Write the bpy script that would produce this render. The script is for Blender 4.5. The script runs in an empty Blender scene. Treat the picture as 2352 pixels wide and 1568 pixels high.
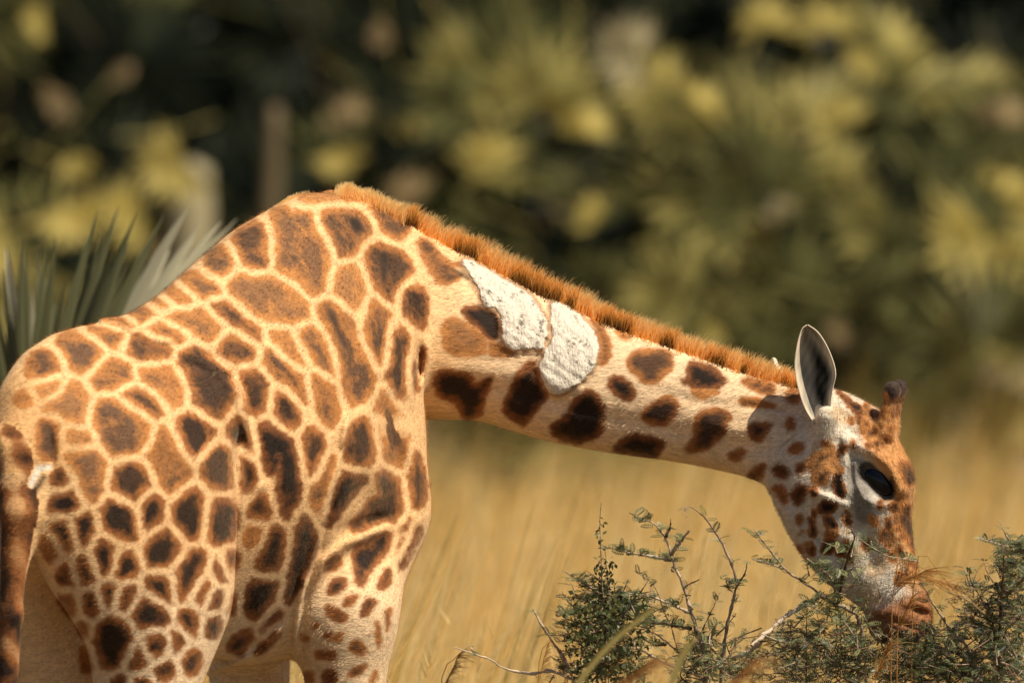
import bpy, math, random, time
import numpy as np
from mathutils import Vector, Matrix
T0 = time.time()
rng = np.random.default_rng(7)
random.seed(7)
SC = bpy.context.scene
COL = SC.collection

# ------------------------------------------------------------------ camera, sky, sun, exposure
DIST, FRAME_W, CAM_Z, AIM_Z = 30.0, 2.6, 2.6, 2.21
PITCH = math.atan2(CAM_Z - AIM_Z, DIST)
cam_data = bpy.data.cameras.new('camera')
cam = bpy.data.objects.new('camera', cam_data); COL.objects.link(cam)
cam.location = (0, -DIST, CAM_Z)
cam.rotation_euler = (math.pi / 2 - PITCH, 0, 0)
cam_data.sensor_width = 36.0
cam_data.lens = 36.0 * DIST / FRAME_W
cam_data.clip_start, cam_data.clip_end = 1.0, 2000.0
cam_data.dof.use_dof = True
cam_data.dof.focus_distance = DIST + 0.22
cam_data.dof.aperture_fstop = cam_data.lens / 1000.0 / 0.128
SC.camera = cam

SUN = Vector((0.47, -0.35, 0.81)).normalized()          # direction towards the sun
world = bpy.data.worlds.new('World'); SC.world = world; world.use_nodes = True
wn = world.node_tree.nodes; wl = world.node_tree.links
wn.clear()
wo = wn.new('ShaderNodeOutputWorld'); wb = wn.new('ShaderNodeBackground'); ws = wn.new('ShaderNodeTexSky')
ws.sky_type = 'NISHITA'; ws.sun_disc = False
ws.sun_elevation = math.asin(SUN.z); ws.sun_rotation = math.atan2(SUN.x, SUN.y)
ws.dust_density = 1.0
wb.inputs['Strength'].default_value = 0.05
wl.new(ws.outputs[0], wb.inputs[0]); wl.new(wb.outputs[0], wo.inputs[0])
sd = bpy.data.lights.new('sun', 'SUN'); sd.energy = 5.0; sd.angle = math.radians(0.5); sd.color = (1.0, 0.87, 0.68)
so = bpy.data.objects.new('sun', sd); COL.objects.link(so)
so.rotation_euler = SUN.to_track_quat('Z', 'Y').to_euler()
SC.view_settings.view_transform = 'Standard'; SC.view_settings.look = 'None'
SC.view_settings.exposure = 0.26; SC.view_settings.gamma = 1.0
SC.render.engine = 'CYCLES'
SC.cycles.use_denoising = True
SC.cycles.max_bounces = 6; SC.cycles.diffuse_bounces = 3; SC.cycles.transparent_max_bounces = 4

# ------------------------------------------------------------------ measuring helpers (photo coordinates 2352 x 1568 -> places)
S = FRAME_W / 2352.0
CP, SP = math.cos(PITCH), math.sin(PITCH)
KPX = FRAME_W / math.hypot(DIST, CAM_Z - AIM_Z) / 2352.0
def P(u, v, Y):
    """the place at depth Y that the photograph shows at (u, v)"""
    u = np.asarray(u, float); v = np.asarray(v, float)
    dx = (u - 1176) * KPX; dv = -(v - 784) * KPX
    dy = CP + dv * SP; dz = -SP + dv * CP
    t = (np.asarray(Y, float) + DIST) / dy
    return np.stack(np.broadcast_arrays(dx * t, np.asarray(Y, float) + 0 * dx, CAM_Z + dz * t), -1)
def PV(u, v, Y): return Vector(P(u, v, Y).tolist())
def UV(p):
    q = p - np.array([0, -DIST, CAM_Z])
    dep = q[:, 1] * CP - q[:, 2] * SP
    up = q[:, 1] * SP + q[:, 2] * CP
    return 1176 + q[:, 0] / dep / KPX, 784 - up / dep / KPX, dep

# ------------------------------------------------------------------ object helpers
def tag(o, label=None, cat=None, group=None, kind=None):
    if label: o['label'] = label
    if cat: o['category'] = cat
    if group: o['group'] = group
    if kind: o['kind'] = kind
    return o
def empty(name, loc=(0, 0, 0)):
    o = bpy.data.objects.new(name, None); COL.objects.link(o); o.location = loc
    o.empty_display_size = 0.1
    return o
def link(name, me, parent=None, mat=None):
    o = bpy.data.objects.new(name, me); COL.objects.link(o)
    if mat is not None:
        me.materials.clear(); me.materials.append(mat)
    if parent is not None:
        o.parent = parent
        o.matrix_parent_inverse = Matrix.Translation(-Vector(parent.location))
    return o
def mesh_np(name, V, F, smooth=True, attrs=None, corner=None):
    """V (n,3); F (m,k) array or list of index lists"""
    me = bpy.data.meshes.new(name)
    V = np.asarray(V, np.float32)
    if isinstance(F, np.ndarray):
        k = F.shape[1]; tot = np.full(len(F), k, np.int32); flat = F.astype(np.int32).ravel()
    else:
        tot = np.array([len(f) for f in F], np.int32); flat = np.fromiter((i for f in F for i in f), np.int32)
    st = np.zeros(len(tot), np.int32); st[1:] = np.cumsum(tot)[:-1]
    me.vertices.add(len(V)); me.vertices.foreach_set('co', V.ravel())
    me.loops.add(len(flat)); me.loops.foreach_set('vertex_index', flat)
    me.polygons.add(len(tot)); me.polygons.foreach_set('loop_start', st); me.polygons.foreach_set('loop_total', tot)
    me.polygons.foreach_set('use_smooth', np.full(len(tot), bool(smooth)))
    for nm, (ty, data) in (attrs or {}).items():
        at = me.attributes.new(nm, ty, 'POINT')
        if ty == 'FLOAT': at.data.foreach_set('value', np.asarray(data, np.float32).ravel())
        elif ty == 'FLOAT_COLOR':
            d = np.asarray(data, np.float32)
            if d.shape[1] == 3: d = np.concatenate([d, np.ones((len(d), 1), np.float32)], 1)
            at.data.foreach_set('color', d.ravel())
        elif ty == 'FLOAT_VECTOR': at.data.foreach_set('vector', np.asarray(data, np.float32).ravel())
    me.update(calc_edges=True); me.validate()
    return me
class MB:
    """collects vertices, faces and a colour value per vertex for one mesh"""
    def __init__(s): s.v = []; s.f = []; s.c = []; s.n = 0
    def add(s, V, F, c=None):
        V = np.asarray(V, np.float32); s.v.append(V)
        s.f.extend([[i + s.n for i in f] for f in F])
        s.c.append(np.full(len(V), 0.5) if c is None else np.broadcast_to(np.asarray(c, float), (len(V),)).copy())
        s.n += len(V)
    def tube(s, pts, rad, n=6, c=None):
        pts = np.asarray(pts, float); rad = np.broadcast_to(np.asarray(rad, float), (len(pts),))
        tan = np.gradient(pts, axis=0); tan /= np.linalg.norm(tan, axis=1)[:, None] + 1e-9
        ref = np.array([0.31, 0.9, 0.2]) if abs(tan[0, 1]) < 0.8 else np.array([1.0, 0, 0])
        rows = []; an = np.linspace(0, 2 * math.pi, n, endpoint=False)
        for p, t, r in zip(pts, tan, rad):
            x = np.cross(t, ref); x /= np.linalg.norm(x) + 1e-9; y = np.cross(t, x)
            rows.append(p + r * (np.cos(an)[:, None] * x + np.sin(an)[:, None] * y))
        V = np.concatenate(rows + [pts[-1:] + tan[-1:] * rad[-1] * 0.5]); F = []
        for i in range(len(pts) - 1):
            for j in range(n):
                F.append([i * n + j, i * n + (j + 1) % n, (i + 1) * n + (j + 1) % n, (i + 1) * n + j])
        m = (len(pts) - 1) * n
        for j in range(n): F.append([m + j, m + (j + 1) % n, len(V) - 1])
        s.add(V, F, c if c is None or np.isscalar(c) else np.concatenate([np.repeat(c, n), c[-1:]]))
    def build(s, name, mat, parent=None, smooth=True):
        V = np.concatenate(s.v)
        me = mesh_np(name, V, s.f, smooth, {'shade': ('FLOAT', np.concatenate(s.c))})
        return link(name, me, parent, mat)
def smooth_line(pts, n):
    """Catmull-Rom resampling"""
    p = np.asarray(pts, float); q = np.vstack([2 * p[0] - p[1], p, 2 * p[-1] - p[-2]])
    t = np.linspace(0, len(p) - 1 - 1e-6, n); i = t.astype(int); f = (t - i)[:, None]
    a, b, c, d = q[i], q[i + 1], q[i + 2], q[i + 3]
    return 0.5 * (2 * b + (c - a) * f + (2 * a - 5 * b + 4 * c - d) * f ** 2 + (3 * b - 3 * c + d - a) * f ** 3)

# ------------------------------------------------------------------ material helpers
def new_mat(name, rough=0.7, spec=0.25):
    m = bpy.data.materials.new(name); m.use_nodes = True
    b = m.node_tree.nodes['Principled BSDF']
    b.inputs['Roughness'].default_value = rough
    b.inputs['Specular IOR Level'].default_value = spec
    return m, m.node_tree.nodes, m.node_tree.links, b
def nd(N, ty, **kw):
    n = N.new(ty)
    for k, v in kw.items():
        if k in n.inputs: n.inputs[k].default_value = v
        else: setattr(n, k, v)
    return n
def ramp(N, stops, interp='LINEAR'):
    n = N.new('ShaderNodeValToRGB'); n.color_ramp.interpolation = interp
    e = n.color_ramp.elements
    while len(e) < len(stops): e.new(0.5)
    for x, (p, c) in zip(e, stops): x.position = p; x.color = (*c, 1)
    return n
def mathn(N, L, op, a, b=None, c=None, clamp=False):
    n = N.new('ShaderNodeMath'); n.operation = op; n.use_clamp = clamp
    for i, x in enumerate((a, b, c)):
        if x is None: continue
        if isinstance(x, (int, float)): n.inputs[i].default_value = x
        else: L.new(x, n.inputs[i])
    return n.outputs[0]
def mixc(N, L, fac, a, b, blend='MIX'):
    n = N.new('ShaderNodeMix'); n.data_type = 'RGBA'; n.blend_type = blend
    for i, x in ((0, fac), (6, a), (7, b)):
        if isinstance(x, (int, float)): n.inputs[i].default_value = x
        elif isinstance(x, tuple): n.inputs[i].default_value = (*x, 1)
        else: L.new(x, n.inputs[i])
    return n.outputs[2]
def smoothn(N, L, x, lo, hi, a=0.0, b=1.0):
    n = N.new('ShaderNodeMapRange'); n.interpolation_type = 'SMOOTHSTEP'
    L.new(x, n.inputs[0])
    for i, q in zip((1, 2, 3, 4), (lo, hi, a, b)): n.inputs[i].default_value = q
    return n.outputs[0]

# ================================================================== GIRAFFE
# body frame: a runs forward from the hips, b to the animal's right, z up
TH = math.radians(55.0)
FX, FY, RX, RY = math.cos(TH), math.sin(TH), math.sin(TH), -math.cos(TH)
OX, OY = -1.074, -0.5
def BW(a, b, z): return np.array([OX + a * FX + b * RX, OY + a * FY + b * RY, z])
def table(xs, ys, n=240, sm=5):
    x = np.linspace(xs[0], xs[-1], n); y = np.interp(x, xs, ys)
    k = np.hanning(2 * sm + 3)[1:-1]; k /= k.sum()
    yp = np.concatenate([2 * y[0] - y[sm:0:-1], y, 2 * y[-1] - y[-2:-sm - 2:-1]])
    return x, np.convolve(yp, k, 'valid')
def look(tb, x): return np.interp(x, tb[0], tb[1])
def smin(a, b, k):
    h = np.maximum(k - np.abs(a - b), 0) / k
    return np.minimum(a, b) - h * h * k * 0.25
def smax(a, b, k): return -smin(-a, -b, k)
# torso stations: a, top z, bottom z, half width
TS = np.array([(-.36, 1.98, 1.88, .03), (-.33, 2.04, 1.80, .09), (-.26, 2.14, 1.70, .150), (-.12, 2.235, 1.64, .215), (.05, 2.262, 1.62, .232), (.22, 2.285, 1.57, .215),
               (.36, 2.335, 1.49, .232), (.52, 2.415, 1.415, .285), (.70, 2.505, 1.385, .312), (.86, 2.560, 1.395, .295), (.97, 2.588, 1.42, .26),
               (1.07, 2.585, 1.46, .225), (1.16, 2.535, 1.53, .195), (1.235, 2.38, 1.62, .155), (1.285, 2.10, 1.72, .09), (1.30, 2.0, 1.85, .03)])
T_TOP, T_BOT, T_W = (table(TS[:, 0], TS[:, i], sm=7) for i in (1, 2, 3))
# neck stations (photo): u, v of crest, v of throat, depth, half thickness
NS = np.array([(720, 436, 985, .54, .10), (790, 436, 985, .53, .14), (860, 466, 978, .54, .165), (960, 524, 962, .56, .17), (1100, 604, 965, .54, .15), (1250, 682, 1012, .50, .13),
               (1400, 748, 1040, .46, .118), (1560, 803, 1061, .40, .106), (1700, 852, 1090, .34, .098), (1800, 882, 1128, .30, .095), (1900, 915, 1175, .27, .085)])
_t = P(NS[:, 0], NS[:, 1], NS[:, 3]); _b = P(NS[:, 0], NS[:, 2], NS[:, 3])
N_C, N_H, N_Y, N_W = (table(_t[:, 0], q, sm=9) for q in ((_t[:, 2] + _b[:, 2]) / 2, (_t[:, 2] - _b[:, 2]) / 2, NS[:, 3], NS[:, 4]))
# head frame
HY = 0.25
HS = S * (DIST + HY) / DIST
H0 = P(1890, 960, HY)
E3 = np.array([-.20, -.97, -.03]); E3 /= np.linalg.norm(E3)
E1 = np.array([.387, 0, -.922]); E1 = E1 - E3 * (E1 @ E3); E1 /= np.linalg.norm(E1); E2 = np.cross(E1, E3); E2 *= np.sign(E2[0])
def HW(t, h, w): return H0 + (E1 * t + E2 * h + E3 * w) * HS
def tab2(pts, sm=4):
    a = np.array(pts, float); return table(a[:, 0], a[:, 1], sm=sm)
H_TOP = tab2([(-70, 20), (-40, 68), (0, 104), (30, 128), (75, 148), (114, 144), (160, 147), (190, 149), (212, 143), (240, 130), (266, 115), (301, 97), (350, 82), (409, 70), (470, 68), (505, 66), (530, 56), (548, 34), (556, 5)])
H_BOT = tab2([(-70, -40), (-40, -90), (0, -140), (60, -168), (104, -177), (142, -179), (190, -176), (240, -172), (289, -162), (330, -148), (355, -136), (406, -104), (440, -82), (470, -84), (500, -88), (520, -80), (540, -58), (556, -5)])
H_WID = tab2([(-70, 30), (-40, 55), (0, 75), (75, 92), (130, 100), (180, 100), (225, 95), (266, 82), (301, 70), (355, 57), (409, 51), (450, 54), (490, 58), (520, 52), (545, 34), (556, 8)])
def seg2(t, h, x0, y0, x1, y1):
    dx, dy = x1 - x0, y1 - y0
    k = np.clip(((t - x0) * dx + (h - y0) * dy) / (dx * dx + dy * dy + 1e-9), 0, 1)
    return np.hypot(t - x0 - k * dx, h - y0 - k * dy)
def photo_th(u, v, w=0.0):
    """place on the head, w px out from its middle plane, that shows at photo (u, v)"""
    x, z = (u - 1890) - w * E3[0], -(v - 960) - w * E3[2]
    m = E1[0] * E2[2] - E1[2] * E2[0]
    return (x * E2[2] - z * E2[0]) / m, (z * E1[0] - x * E1[2]) / m
# relief on the head: (photo polyline, width px, height px)
H_REL = [
    ([(1955, 1015), (2000, 1030), (2045, 1070), (2062, 1120)], 16, 20),       # brow
    ([(1985, 1090), (2030, 1122)], 30, -14),                                    # socket
    ([(1962, 1060), (1966, 1100), (1985, 1140), (2020, 1160), (2045, 1150)], 8, 11),   # lower lid
    ([(1868, 1125), (1905, 1138), (1945, 1155)], 9, 14),                         # cheek bone
    ([(1952, 1170), (1985, 1230), (2000, 1290)], 24, -15),                       # hollow in front of the cheek
    ([(1860, 1050), (1890, 1090), (1850, 1100)], 42, 10),                       # jaw muscle
    ([(1938, 1000), (1944, 1060), (1940, 1120)], 10, 9), ([(1880, 1175), (1900, 1215), (1945, 1235)], 14, 7), ([(1860, 1190), (1880, 1240), (1930, 1290)], 9, -6), ([(1960, 1000), (1958, 1050), (1958, 1100)], 12, -8),
    ([(1800, 1010), (1790, 1060), (1785, 1110)], 10, -9),                       # groove behind jaw
    ([(1810, 1180), (1850, 1250), (1900, 1300)], 16, 7),                        # jaw edge
    ([(2080, 1215), (2100, 1300)], 14, 4),
    ([(2040, 1200), (2070, 1270), (2095, 1340)], 8, 5),                         # nasal ridge
    ([(2095, 1395), (2118, 1408)], 9, -16),                                     # nostril
    ([(2080, 1385), (2112, 1388), (2135, 1405)], 9, 6),
    ([(2005, 1415), (2050, 1420), (2100, 1440)], 6, -9),                        # mouth
    ([(2010, 1400), (2050, 1402)], 12, 7),
    ([(1900, 1000), (1930, 985)], 14, 5),
]
H_REL = [([photo_th(*p, 78 if p[1] < 1250 else 56) for p in pl], w, hgt) for pl, w, hgt in H_REL]
# folds and ridges of the trunk and neck: photo polyline, width px, height m (minus = groove), depth limits
B_REL = [
    ([(200, 742), (262, 752), (312, 776), (330, 790)], 9, -.006, (-2, .3)), ([(215, 730), (280, 742), (330, 770)], 10, .007, (-2, .3)),
    ([(318, 775), (345, 790), (388, 797), (425, 790)], 9, -.007, (-2, .3)), ([(330, 765), (370, 780), (420, 782)], 9, .006, (-2, .3)),
    ([(430, 808), (490, 840), (535, 885), (552, 930), (572, 1000), (588, 1080), (594, 1110)], 13, .013, (-2, .3)),
    ([(450, 795), (520, 850), (560, 900), (585, 985), (604, 1080), (612, 1120)], 16, -.011, (-2, .6)),
    ([(548, 1040), (560, 1110), (556, 1200)], 9, .008, (-2, .2)),
    ([(785, 1000), (770, 1080), (752, 1170), (730, 1260), (705, 1340)], 14, -.014, (-2, .9)),
    ([(800, 940), (790, 1010), (762, 1110), (740, 1200), (715, 1290), (690, 1370)], 9, .015, (-2, .9)),
    ([(712, 1310), (698, 1400), (690, 1500)], 10, -.008, (-2, .9)), ([(700, 1300), (685, 1400), (676, 1490)], 9, .006, (-2, .9)),
    ([(690, 1320), (668, 1420), (664, 1500)], 9, -.006, (-2, .9)),
    ([(905, 1205), (850, 1225), (790, 1250), (745, 1290), (715, 1340)], 13, .014, (-2, .9)),
    ([(900, 1180), (840, 1195), (780, 1220)], 12, -.008, (-2, .9)),
    ([(655, 1430), (610, 1490), (540, 1525), (480, 1540)], 8, .010, (-.42, .9)), ([(640, 1420), (590, 1480), (520, 1512)], 9, -.007, (-.42, .9)),
    ([(965, 790), (962, 850), (952, 900)], 7, -.012, (-2, .9)), ([(948, 760), (945, 840), (944, 930)], 9, .010, (-2, .9)),
    ([(985, 780), (980, 840), (968, 900)], 8, .006, (-2, .9)),
    ([(1690, 910), (1760, 915), (1820, 935)], 10, .007, (-2, .9)), ([(1700, 935), (1770, 938), (1830, 948)], 7, -.006, (-2, .9)),
    ([(1600, 960), (1680, 985), (1750, 990)], 18, .006, (-2, .9)), ([(1500, 895), (1600, 925), (1690, 930)], 14, -.005, (-2, .9)),
    ([(1650, 1020), (1740, 1030), (1790, 1010)], 20, -.008, (-2, .9)),
    ([(770, 540), (800, 640), (850, 760), (880, 880)], 26, .012, (-2, .9)), ([(735, 560), (770, 680), (810, 800), (800, 930)], 22, -.008, (-2, .9)),
    ([(650, 800), (668, 950), (650, 1120)], 16, .005, (-2, .6)), ([(700, 790), (722, 940), (706, 1120), (680, 1250)], 16, .005, (-2, .6)), ([(610, 830), (620, 960), (606, 1080)], 15, .004, (-2, .6)), ([(676, 800), (696, 950), (678, 1120)], 14, -.004, (-2, .6)),
    ([(1010, 880), (1200, 900), (1400, 955), (1600, 1000)], 16, -.005, (-2, .7)), ([(1010, 840), (1200, 860), (1380, 910)], 16, .004, (-2, .7)),
    ([(880, 960), (915, 1060), (930, 1170)], 20, -.007, (-2, .9)), ([(935, 1000), (962, 1090), (960, 1180)], 18, .008, (-2, .9)), ([(300, 900), (360, 1000), (450, 1060), (520, 1060)], 30, .007, (-2, .1)),
    ([(180, 900), (240, 1000), (260, 1100)], 26, -.007, (-2, .1)), ([(470, 1130), (500, 1220), (490, 1330)], 22, .006, (-2, .1)), ([(410, 1180), (430, 1300), (400, 1420)], 22, -.006, (-2, .1)),
    ([(800, 1000), (850, 1060), (890, 1150)], 30, .010, (-2, .9)), ([(830, 860), (800, 960)], 18, -.006, (-2, .9)),
    ([(880, 730), (905, 800), (915, 880)], 22, .008, (-2, .9)), ([(850, 560), (860, 660), (900, 740)], 14, -.006, (-2, .9)),
    ([(118, 990), (122, 1040), (118, 1075)], 10, -.008, (-2, .0)), ([(400, 960), (450, 1040), (500, 1100)], 24, .006, (-2, .1)),
    ([(620, 560), (700, 620), (760, 700)], 34, .008, (-2, .9)), ([(580, 1480), (560, 1440), (570, 1380)], 14, -.005, (-.42, .6)),
]
SCAR_L = [(318,352),(352,338),(470,400),(600,490),(700,540),(760,610),(820,700),(835,800),(800,900),(690,880),(640,905),(560,850),(545,780),(560,720),(530,650),(450,640),(430,560),(400,500),(350,430),(330,390)]
SCAR_R = [(840,620),(880,595),(980,640),(1060,710),(1110,780),(1140,860),(1120,970),(1060,1050),(990,1120),(880,1165),(830,1140),(790,1060),(770,980),(810,900),(850,830),(850,740)]
CROPS = {1: (0, 400, 2.375), 2: (0, 1047, 2.375), 3: (520, 400, 2.375), 4: (520, 1047, 2.375), 5: (1020, 500, 2.375), 6: (1500, 700, 2.375),
         7: (1880, 780, 3.0154), 8: (1880, 1200, 3.0925), 'B1': (1100, 1200, 2.94), 'B2': (1960, 1300, 3.8533)}
def crop(c, pts):
    x0, y0, s = CROPS[c]; p = np.asarray(pts, float)
    return np.stack([(x0 + p[:, 0] / s) * .91875, (y0 + p[:, 1] / s) * .91875], 1)
def poly_sd(u, v, poly):
    """signed distance in px, positive inside"""
    d = np.full(len(u), 1e9); ins = np.zeros(len(u), bool); n = len(poly)
    for i in range(n):
        x0, y0 = poly[i]; x1, y1 = poly[(i + 1) % n]
        d = np.minimum(d, seg2(u, v, x0, y0, x1, y1))
        if y0 != y1:
            c = ((y0 > v) != (y1 > v)) & (u < (x1 - x0) * (v - y0) / (y1 - y0) + x0)
            ins ^= c
    return np.where(ins, d, -d)
def chaikin(p, n=2):
    p = np.asarray(p, float)
    for _ in range(n):
        q = np.roll(p, -1, 0); p = np.stack([.75 * p + .25 * q, .25 * p + .75 * q], 1).reshape(-1, 2)
    return p
SCARS = [chaikin(crop(5, SCAR_L), 1), chaikin(crop(5, SCAR_R), 1)]

def sst(x, a, b):
    t = np.clip((x - a) / (b - a), 0, 1); return t * t * (3 - 2 * t)
def ell(p, c, r, tilt=0.0):
    """ellipsoid in the body frame: centre (a,b,z), radii, pitch about b"""
    a, b, z = p
    x, y, w = a - c[0], b - c[1], z - c[2]
    ct, st = math.cos(tilt), math.sin(tilt)
    x, w = ct * x + st * w, -st * x + ct * w
    k0 = np.sqrt((x / r[0]) ** 2 + (y / r[1]) ** 2 + (w / r[2]) ** 2)
    k1 = np.sqrt((x / r[0] ** 2) ** 2 + (y / r[1] ** 2) ** 2 + (w / r[2] ** 2) ** 2)
    return k0 * (k0 - 1) / (k1 + 1e-6)
def cone(p, A, B, ra, rb):
    ax = [p[i] - A[i] for i in range(3)]; ba = [B[i] - A[i] for i in range(3)]
    l2 = sum(x * x for x in ba)
    h = np.clip((ax[0] * ba[0] + ax[1] * ba[1] + ax[2] * ba[2]) / l2, 0, 1)
    return np.sqrt(sum((ax[i] - h * ba[i]) ** 2 for i in range(3))) - (ra + (rb - ra) * h)
def sdf(p, fine=True):
    p = np.asarray(p, np.float64)
    X, Y, Z = p[:, 0], p[:, 1], p[:, 2]
    dx, dy = X - OX, Y - OY
    a = dx * FX + dy * FY; b = dx * RX + dy * RY
    B = (a, b, Z)
    # trunk
    zt, zb, w = look(T_TOP, a), look(T_BOT, a), look(T_W, a)
    zc, h = (zt + zb) / 2, np.maximum((zt - zb) / 2, .02)
    q = (Z - zc) / h
    w = np.maximum(w, .02) * (1 - .12 * np.clip(q, 0, 1) - .20 * np.clip(q, 0, 1) ** 2 + .10 * np.clip(-q, 0, .5) - .46 * np.clip(-q - .12, 0, 1) ** 1.2) * np.where((b < 0) & (a < .3), 1 - .22 * sst(.3 - a, 0, .3), 1)
    k0 = np.sqrt((b / w) ** 2 + q ** 2) + 1e-6
    k1 = np.sqrt((b / w ** 2) ** 2 + (q / h) ** 2) / k0 + 1e-6
    d = (k0 - 1) / k1
    d = np.maximum(d, np.maximum(-.36 - a, a - 1.30))
    for s, da in ((1, 0.0), (-1, .03)):
        hb = 1.0 if s > 0 else .72
        # hind limb
        g = ell(B, (.035 + da, .168 * s * hb, 1.76 - .06 * (s < 0)), (.325, .158 * hb ** .5, .37), .10)
        g = smin(g, ell(B, (-.15 + da, .12 * s * hb, 1.86 - .06 * (s < 0)), (.19, .125 * hb ** .5, .27), 0), .08)
        g = smin(g, cone(B, (.11 + da, .160 * s * hb, 1.56), (-.02 + da, (.165 if s > 0 else .20) * s, 1.12), .148 if s > 0 else .125, .105 if s > 0 else .085), .12)
        g = smin(g, cone(B, (-.02 + da, .185 * s, 1.12), (-.09 + da, .185 * s, .86), .10, .075), .06)
        g = smin(g, cone(B, (-.09 + da, .185 * s, .86), (-.03 + da, .185 * s, .16), .066, .045), .05)
        g = smin(g, cone(B, (-.03 + da, .185 * s, .14), (.02 + da, .185 * s, .05), .055, .06), .03)
        d = smin(d, g, .04)
        d = smin(d, ell(B, (.245, .225 * s * hb, 2.03 - .10 * (s < 0)), (.13, .05, .085), .6), .07)       # hip bone
        # fore limb
        g = ell(B, (1.0, .135 * s, 1.99), (.20, .11, .40), -.18)
        g = smin(g, ell(B, (1.10, .125 * s, 1.85), (.12, .10, .19), 0), .08)
        g = smin(g, cone(B, (1.06, .15 * s, 1.76), (.86, .185 * s, 1.52), .118, .122), .10)
        fl = 0.0 if s > 0 else .10
        g = smin(g, cone(B, (.85 + fl, .188 * s, 1.52), (.90 + fl, .19 * s, .88), .114, .075), .10)
        g = smin(g, cone(B, (.90 + fl, .19 * s, .88), (.89 + fl, .19 * s, .15), .062, .042), .05)
        g = smin(g, cone(B, (.89 + fl, .19 * s, .13), (.93 + fl, .19 * s, .05), .052, .06), .03)
        d = smin(d, g, .07)
    d = np.maximum(d, .0 - Z)
    # breast
    d = smin(d, ell(B, (1.12, 0, 1.88), (.15, .15, .22), 0), .08)
    # tail
    tl = [(-.18, .0, 2.14, .03), (-.27, .03, 2.07, .045), (-.345, .06, 1.95, .046), (-.38, .085, 1.80, .037), (-.385, .07, 1.55, .028), (-.385, .055, 1.28, .024), (-.385, .05, 1.0, .018)]
    g = None
    for t0, t1 in zip(tl[:-1], tl[1:]):
        c = cone(B, t0[:3], t1[:3], t0[3], t1[3]); g = c if g is None else smin(g, c, .02)
    d = smin(d, g, .09)
    # neck
    nc, nh, ny, nw = look(N_C, X), look(N_H, X), look(N_Y, X), look(N_W, X)
    q = (Z - nc) / nh; r = (Y - ny) / (nw * (1 - .16 * np.clip(q, -1, 1) - .22 * np.clip(q, 0, 1.2) ** 3))
    k0 = np.sqrt(q * q + r * r) + 1e-6
    k1 = np.sqrt((q / nh) ** 2 + (r / nw) ** 2) / k0 + 1e-6
    g = (k0 - 1) / k1 * .92
    g = smax(g, np.maximum(X - _t[-1, 0], _t[0, 0] - X), .05)
    d = smin(d, g, .03 + .07 * sst(Z, 2.05, 2.3))
    # head
    rel = (p - H0) / HS
    t = rel @ E1; hh = rel @ E2; e3 = np.abs(rel @ E3)
    tp, bt, w = look(H_TOP, t), look(H_BOT, t), look(H_WID, t)
    c, hf = (tp + bt) / 2, np.maximum((tp - bt) / 2, 4)
    q = (hh - c) / hf; qq = np.clip(q, -1.2, 1.2)
    w = np.maximum(w, 5) * np.where(qq < 0, 1 + .22 * qq, 1.0 - .10 * qq)
    k0 = (np.abs(q) ** 2.25 + (e3 / w) ** 2.25 + 1e-9) ** (1 / 2.25)
    k1 = np.sqrt((q / hf) ** 2 + (e3 / w ** 2) ** 2) / k0 + 1e-6
    g = (k0 - 1) / np.maximum(k1, .004)
    g = np.maximum(g, np.maximum(-70 - t, t - 556) * .9)
    near = (g < 60)
    if fine and near.any():
        tn, hn = t[near], hh[near]; add = np.zeros(near.sum()); side = np.clip(e3[near] / 30, 0, 1)
        for pl, wd, hg in H_REL:
            m = np.full(len(tn), 1e9)
            for (x0, y0), (x1, y1) in zip(pl[:-1], pl[1:]): m = np.minimum(m, seg2(tn, hn, x0, y0, x1, y1))
            add += hg * np.exp(-(m / wd) ** 2)
        g[near] -= add * side
    # horns
    for (u0, v0), (u1, v1), r0, r1 in (((2028, 988), (2038, 938), 24, 14), ((2038, 938), (2045, 906), 13, 14), ((2046, 900), (2048, 894), 19, 20)):
        t0, h0 = photo_th(u0, v0, 40); t1, h1 = photo_th(u1, v1, 44)
        g = smin(g, cone((t, hh, e3), (t0, h0, 40), (t1, h1, 44), r0, r1), 12)
    t0, h0 = photo_th(1893, 1012, 66); t1, h1 = photo_th(1897, 955, 98)
    g = smin(g, cone((t, hh, e3), (t0, h0, 66), (t1, h1, 98), 34, 25), 22)
    d = smin(d, g * HS, .035)
    if fine:
        near = np.where(np.abs(d) < .06)[0]
        if len(near):
            pn = p[near]; u, v, _ = UV(pn); add = np.zeros(len(near))
            for pl, wd, hg, (y0, y1) in B_REL:
                xs = [q[0] for q in pl]; ys = [q[1] for q in pl]
                s = np.where((u > min(xs) - 3 * wd) & (u < max(xs) + 3 * wd) & (v > min(ys) - 3 * wd) & (v < max(ys) + 3 * wd) & (pn[:, 1] > y0) & (pn[:, 1] < y1))[0]
                if not len(s): continue
                m = np.full(len(s), 1e9); L = []
                for (a0, b0), (a1, b1) in zip(pl[:-1], pl[1:]): m = np.minimum(m, seg2(u[s], v[s], a0, b0, a1, b1))
                # fade the fold out towards its ends
                e = np.minimum(np.hypot(u[s] - pl[0][0], v[s] - pl[0][1]), np.hypot(u[s] - pl[-1][0], v[s] - pl[-1][1]))
                add[s] += hg * np.exp(-(m / wd) ** 2) * np.clip(.3 + e / 40, 0, 1)
            for i, sc in enumerate(SCARS):
                s = np.where((u > 980) & (u < 1420) & (v > 540) & (v < 930) & (pn[:, 1] < .62 - (u - 980) * .0003))[0]
                if len(s): add[s] += (.014 + .003 * np.sin(u[s] * .16 + 2 * np.sin(v[s] * .07)) * np.sin(v[s] * .13)) * np.clip(.5 + (poly_sd(u[s], v[s], sc) + 4 * np.sin(u[s] * .21 + v[s] * .1) * np.sin(v[s] * .23)) / 20, 0, 1) ** .7
            d[near] -= add
    return d

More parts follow.
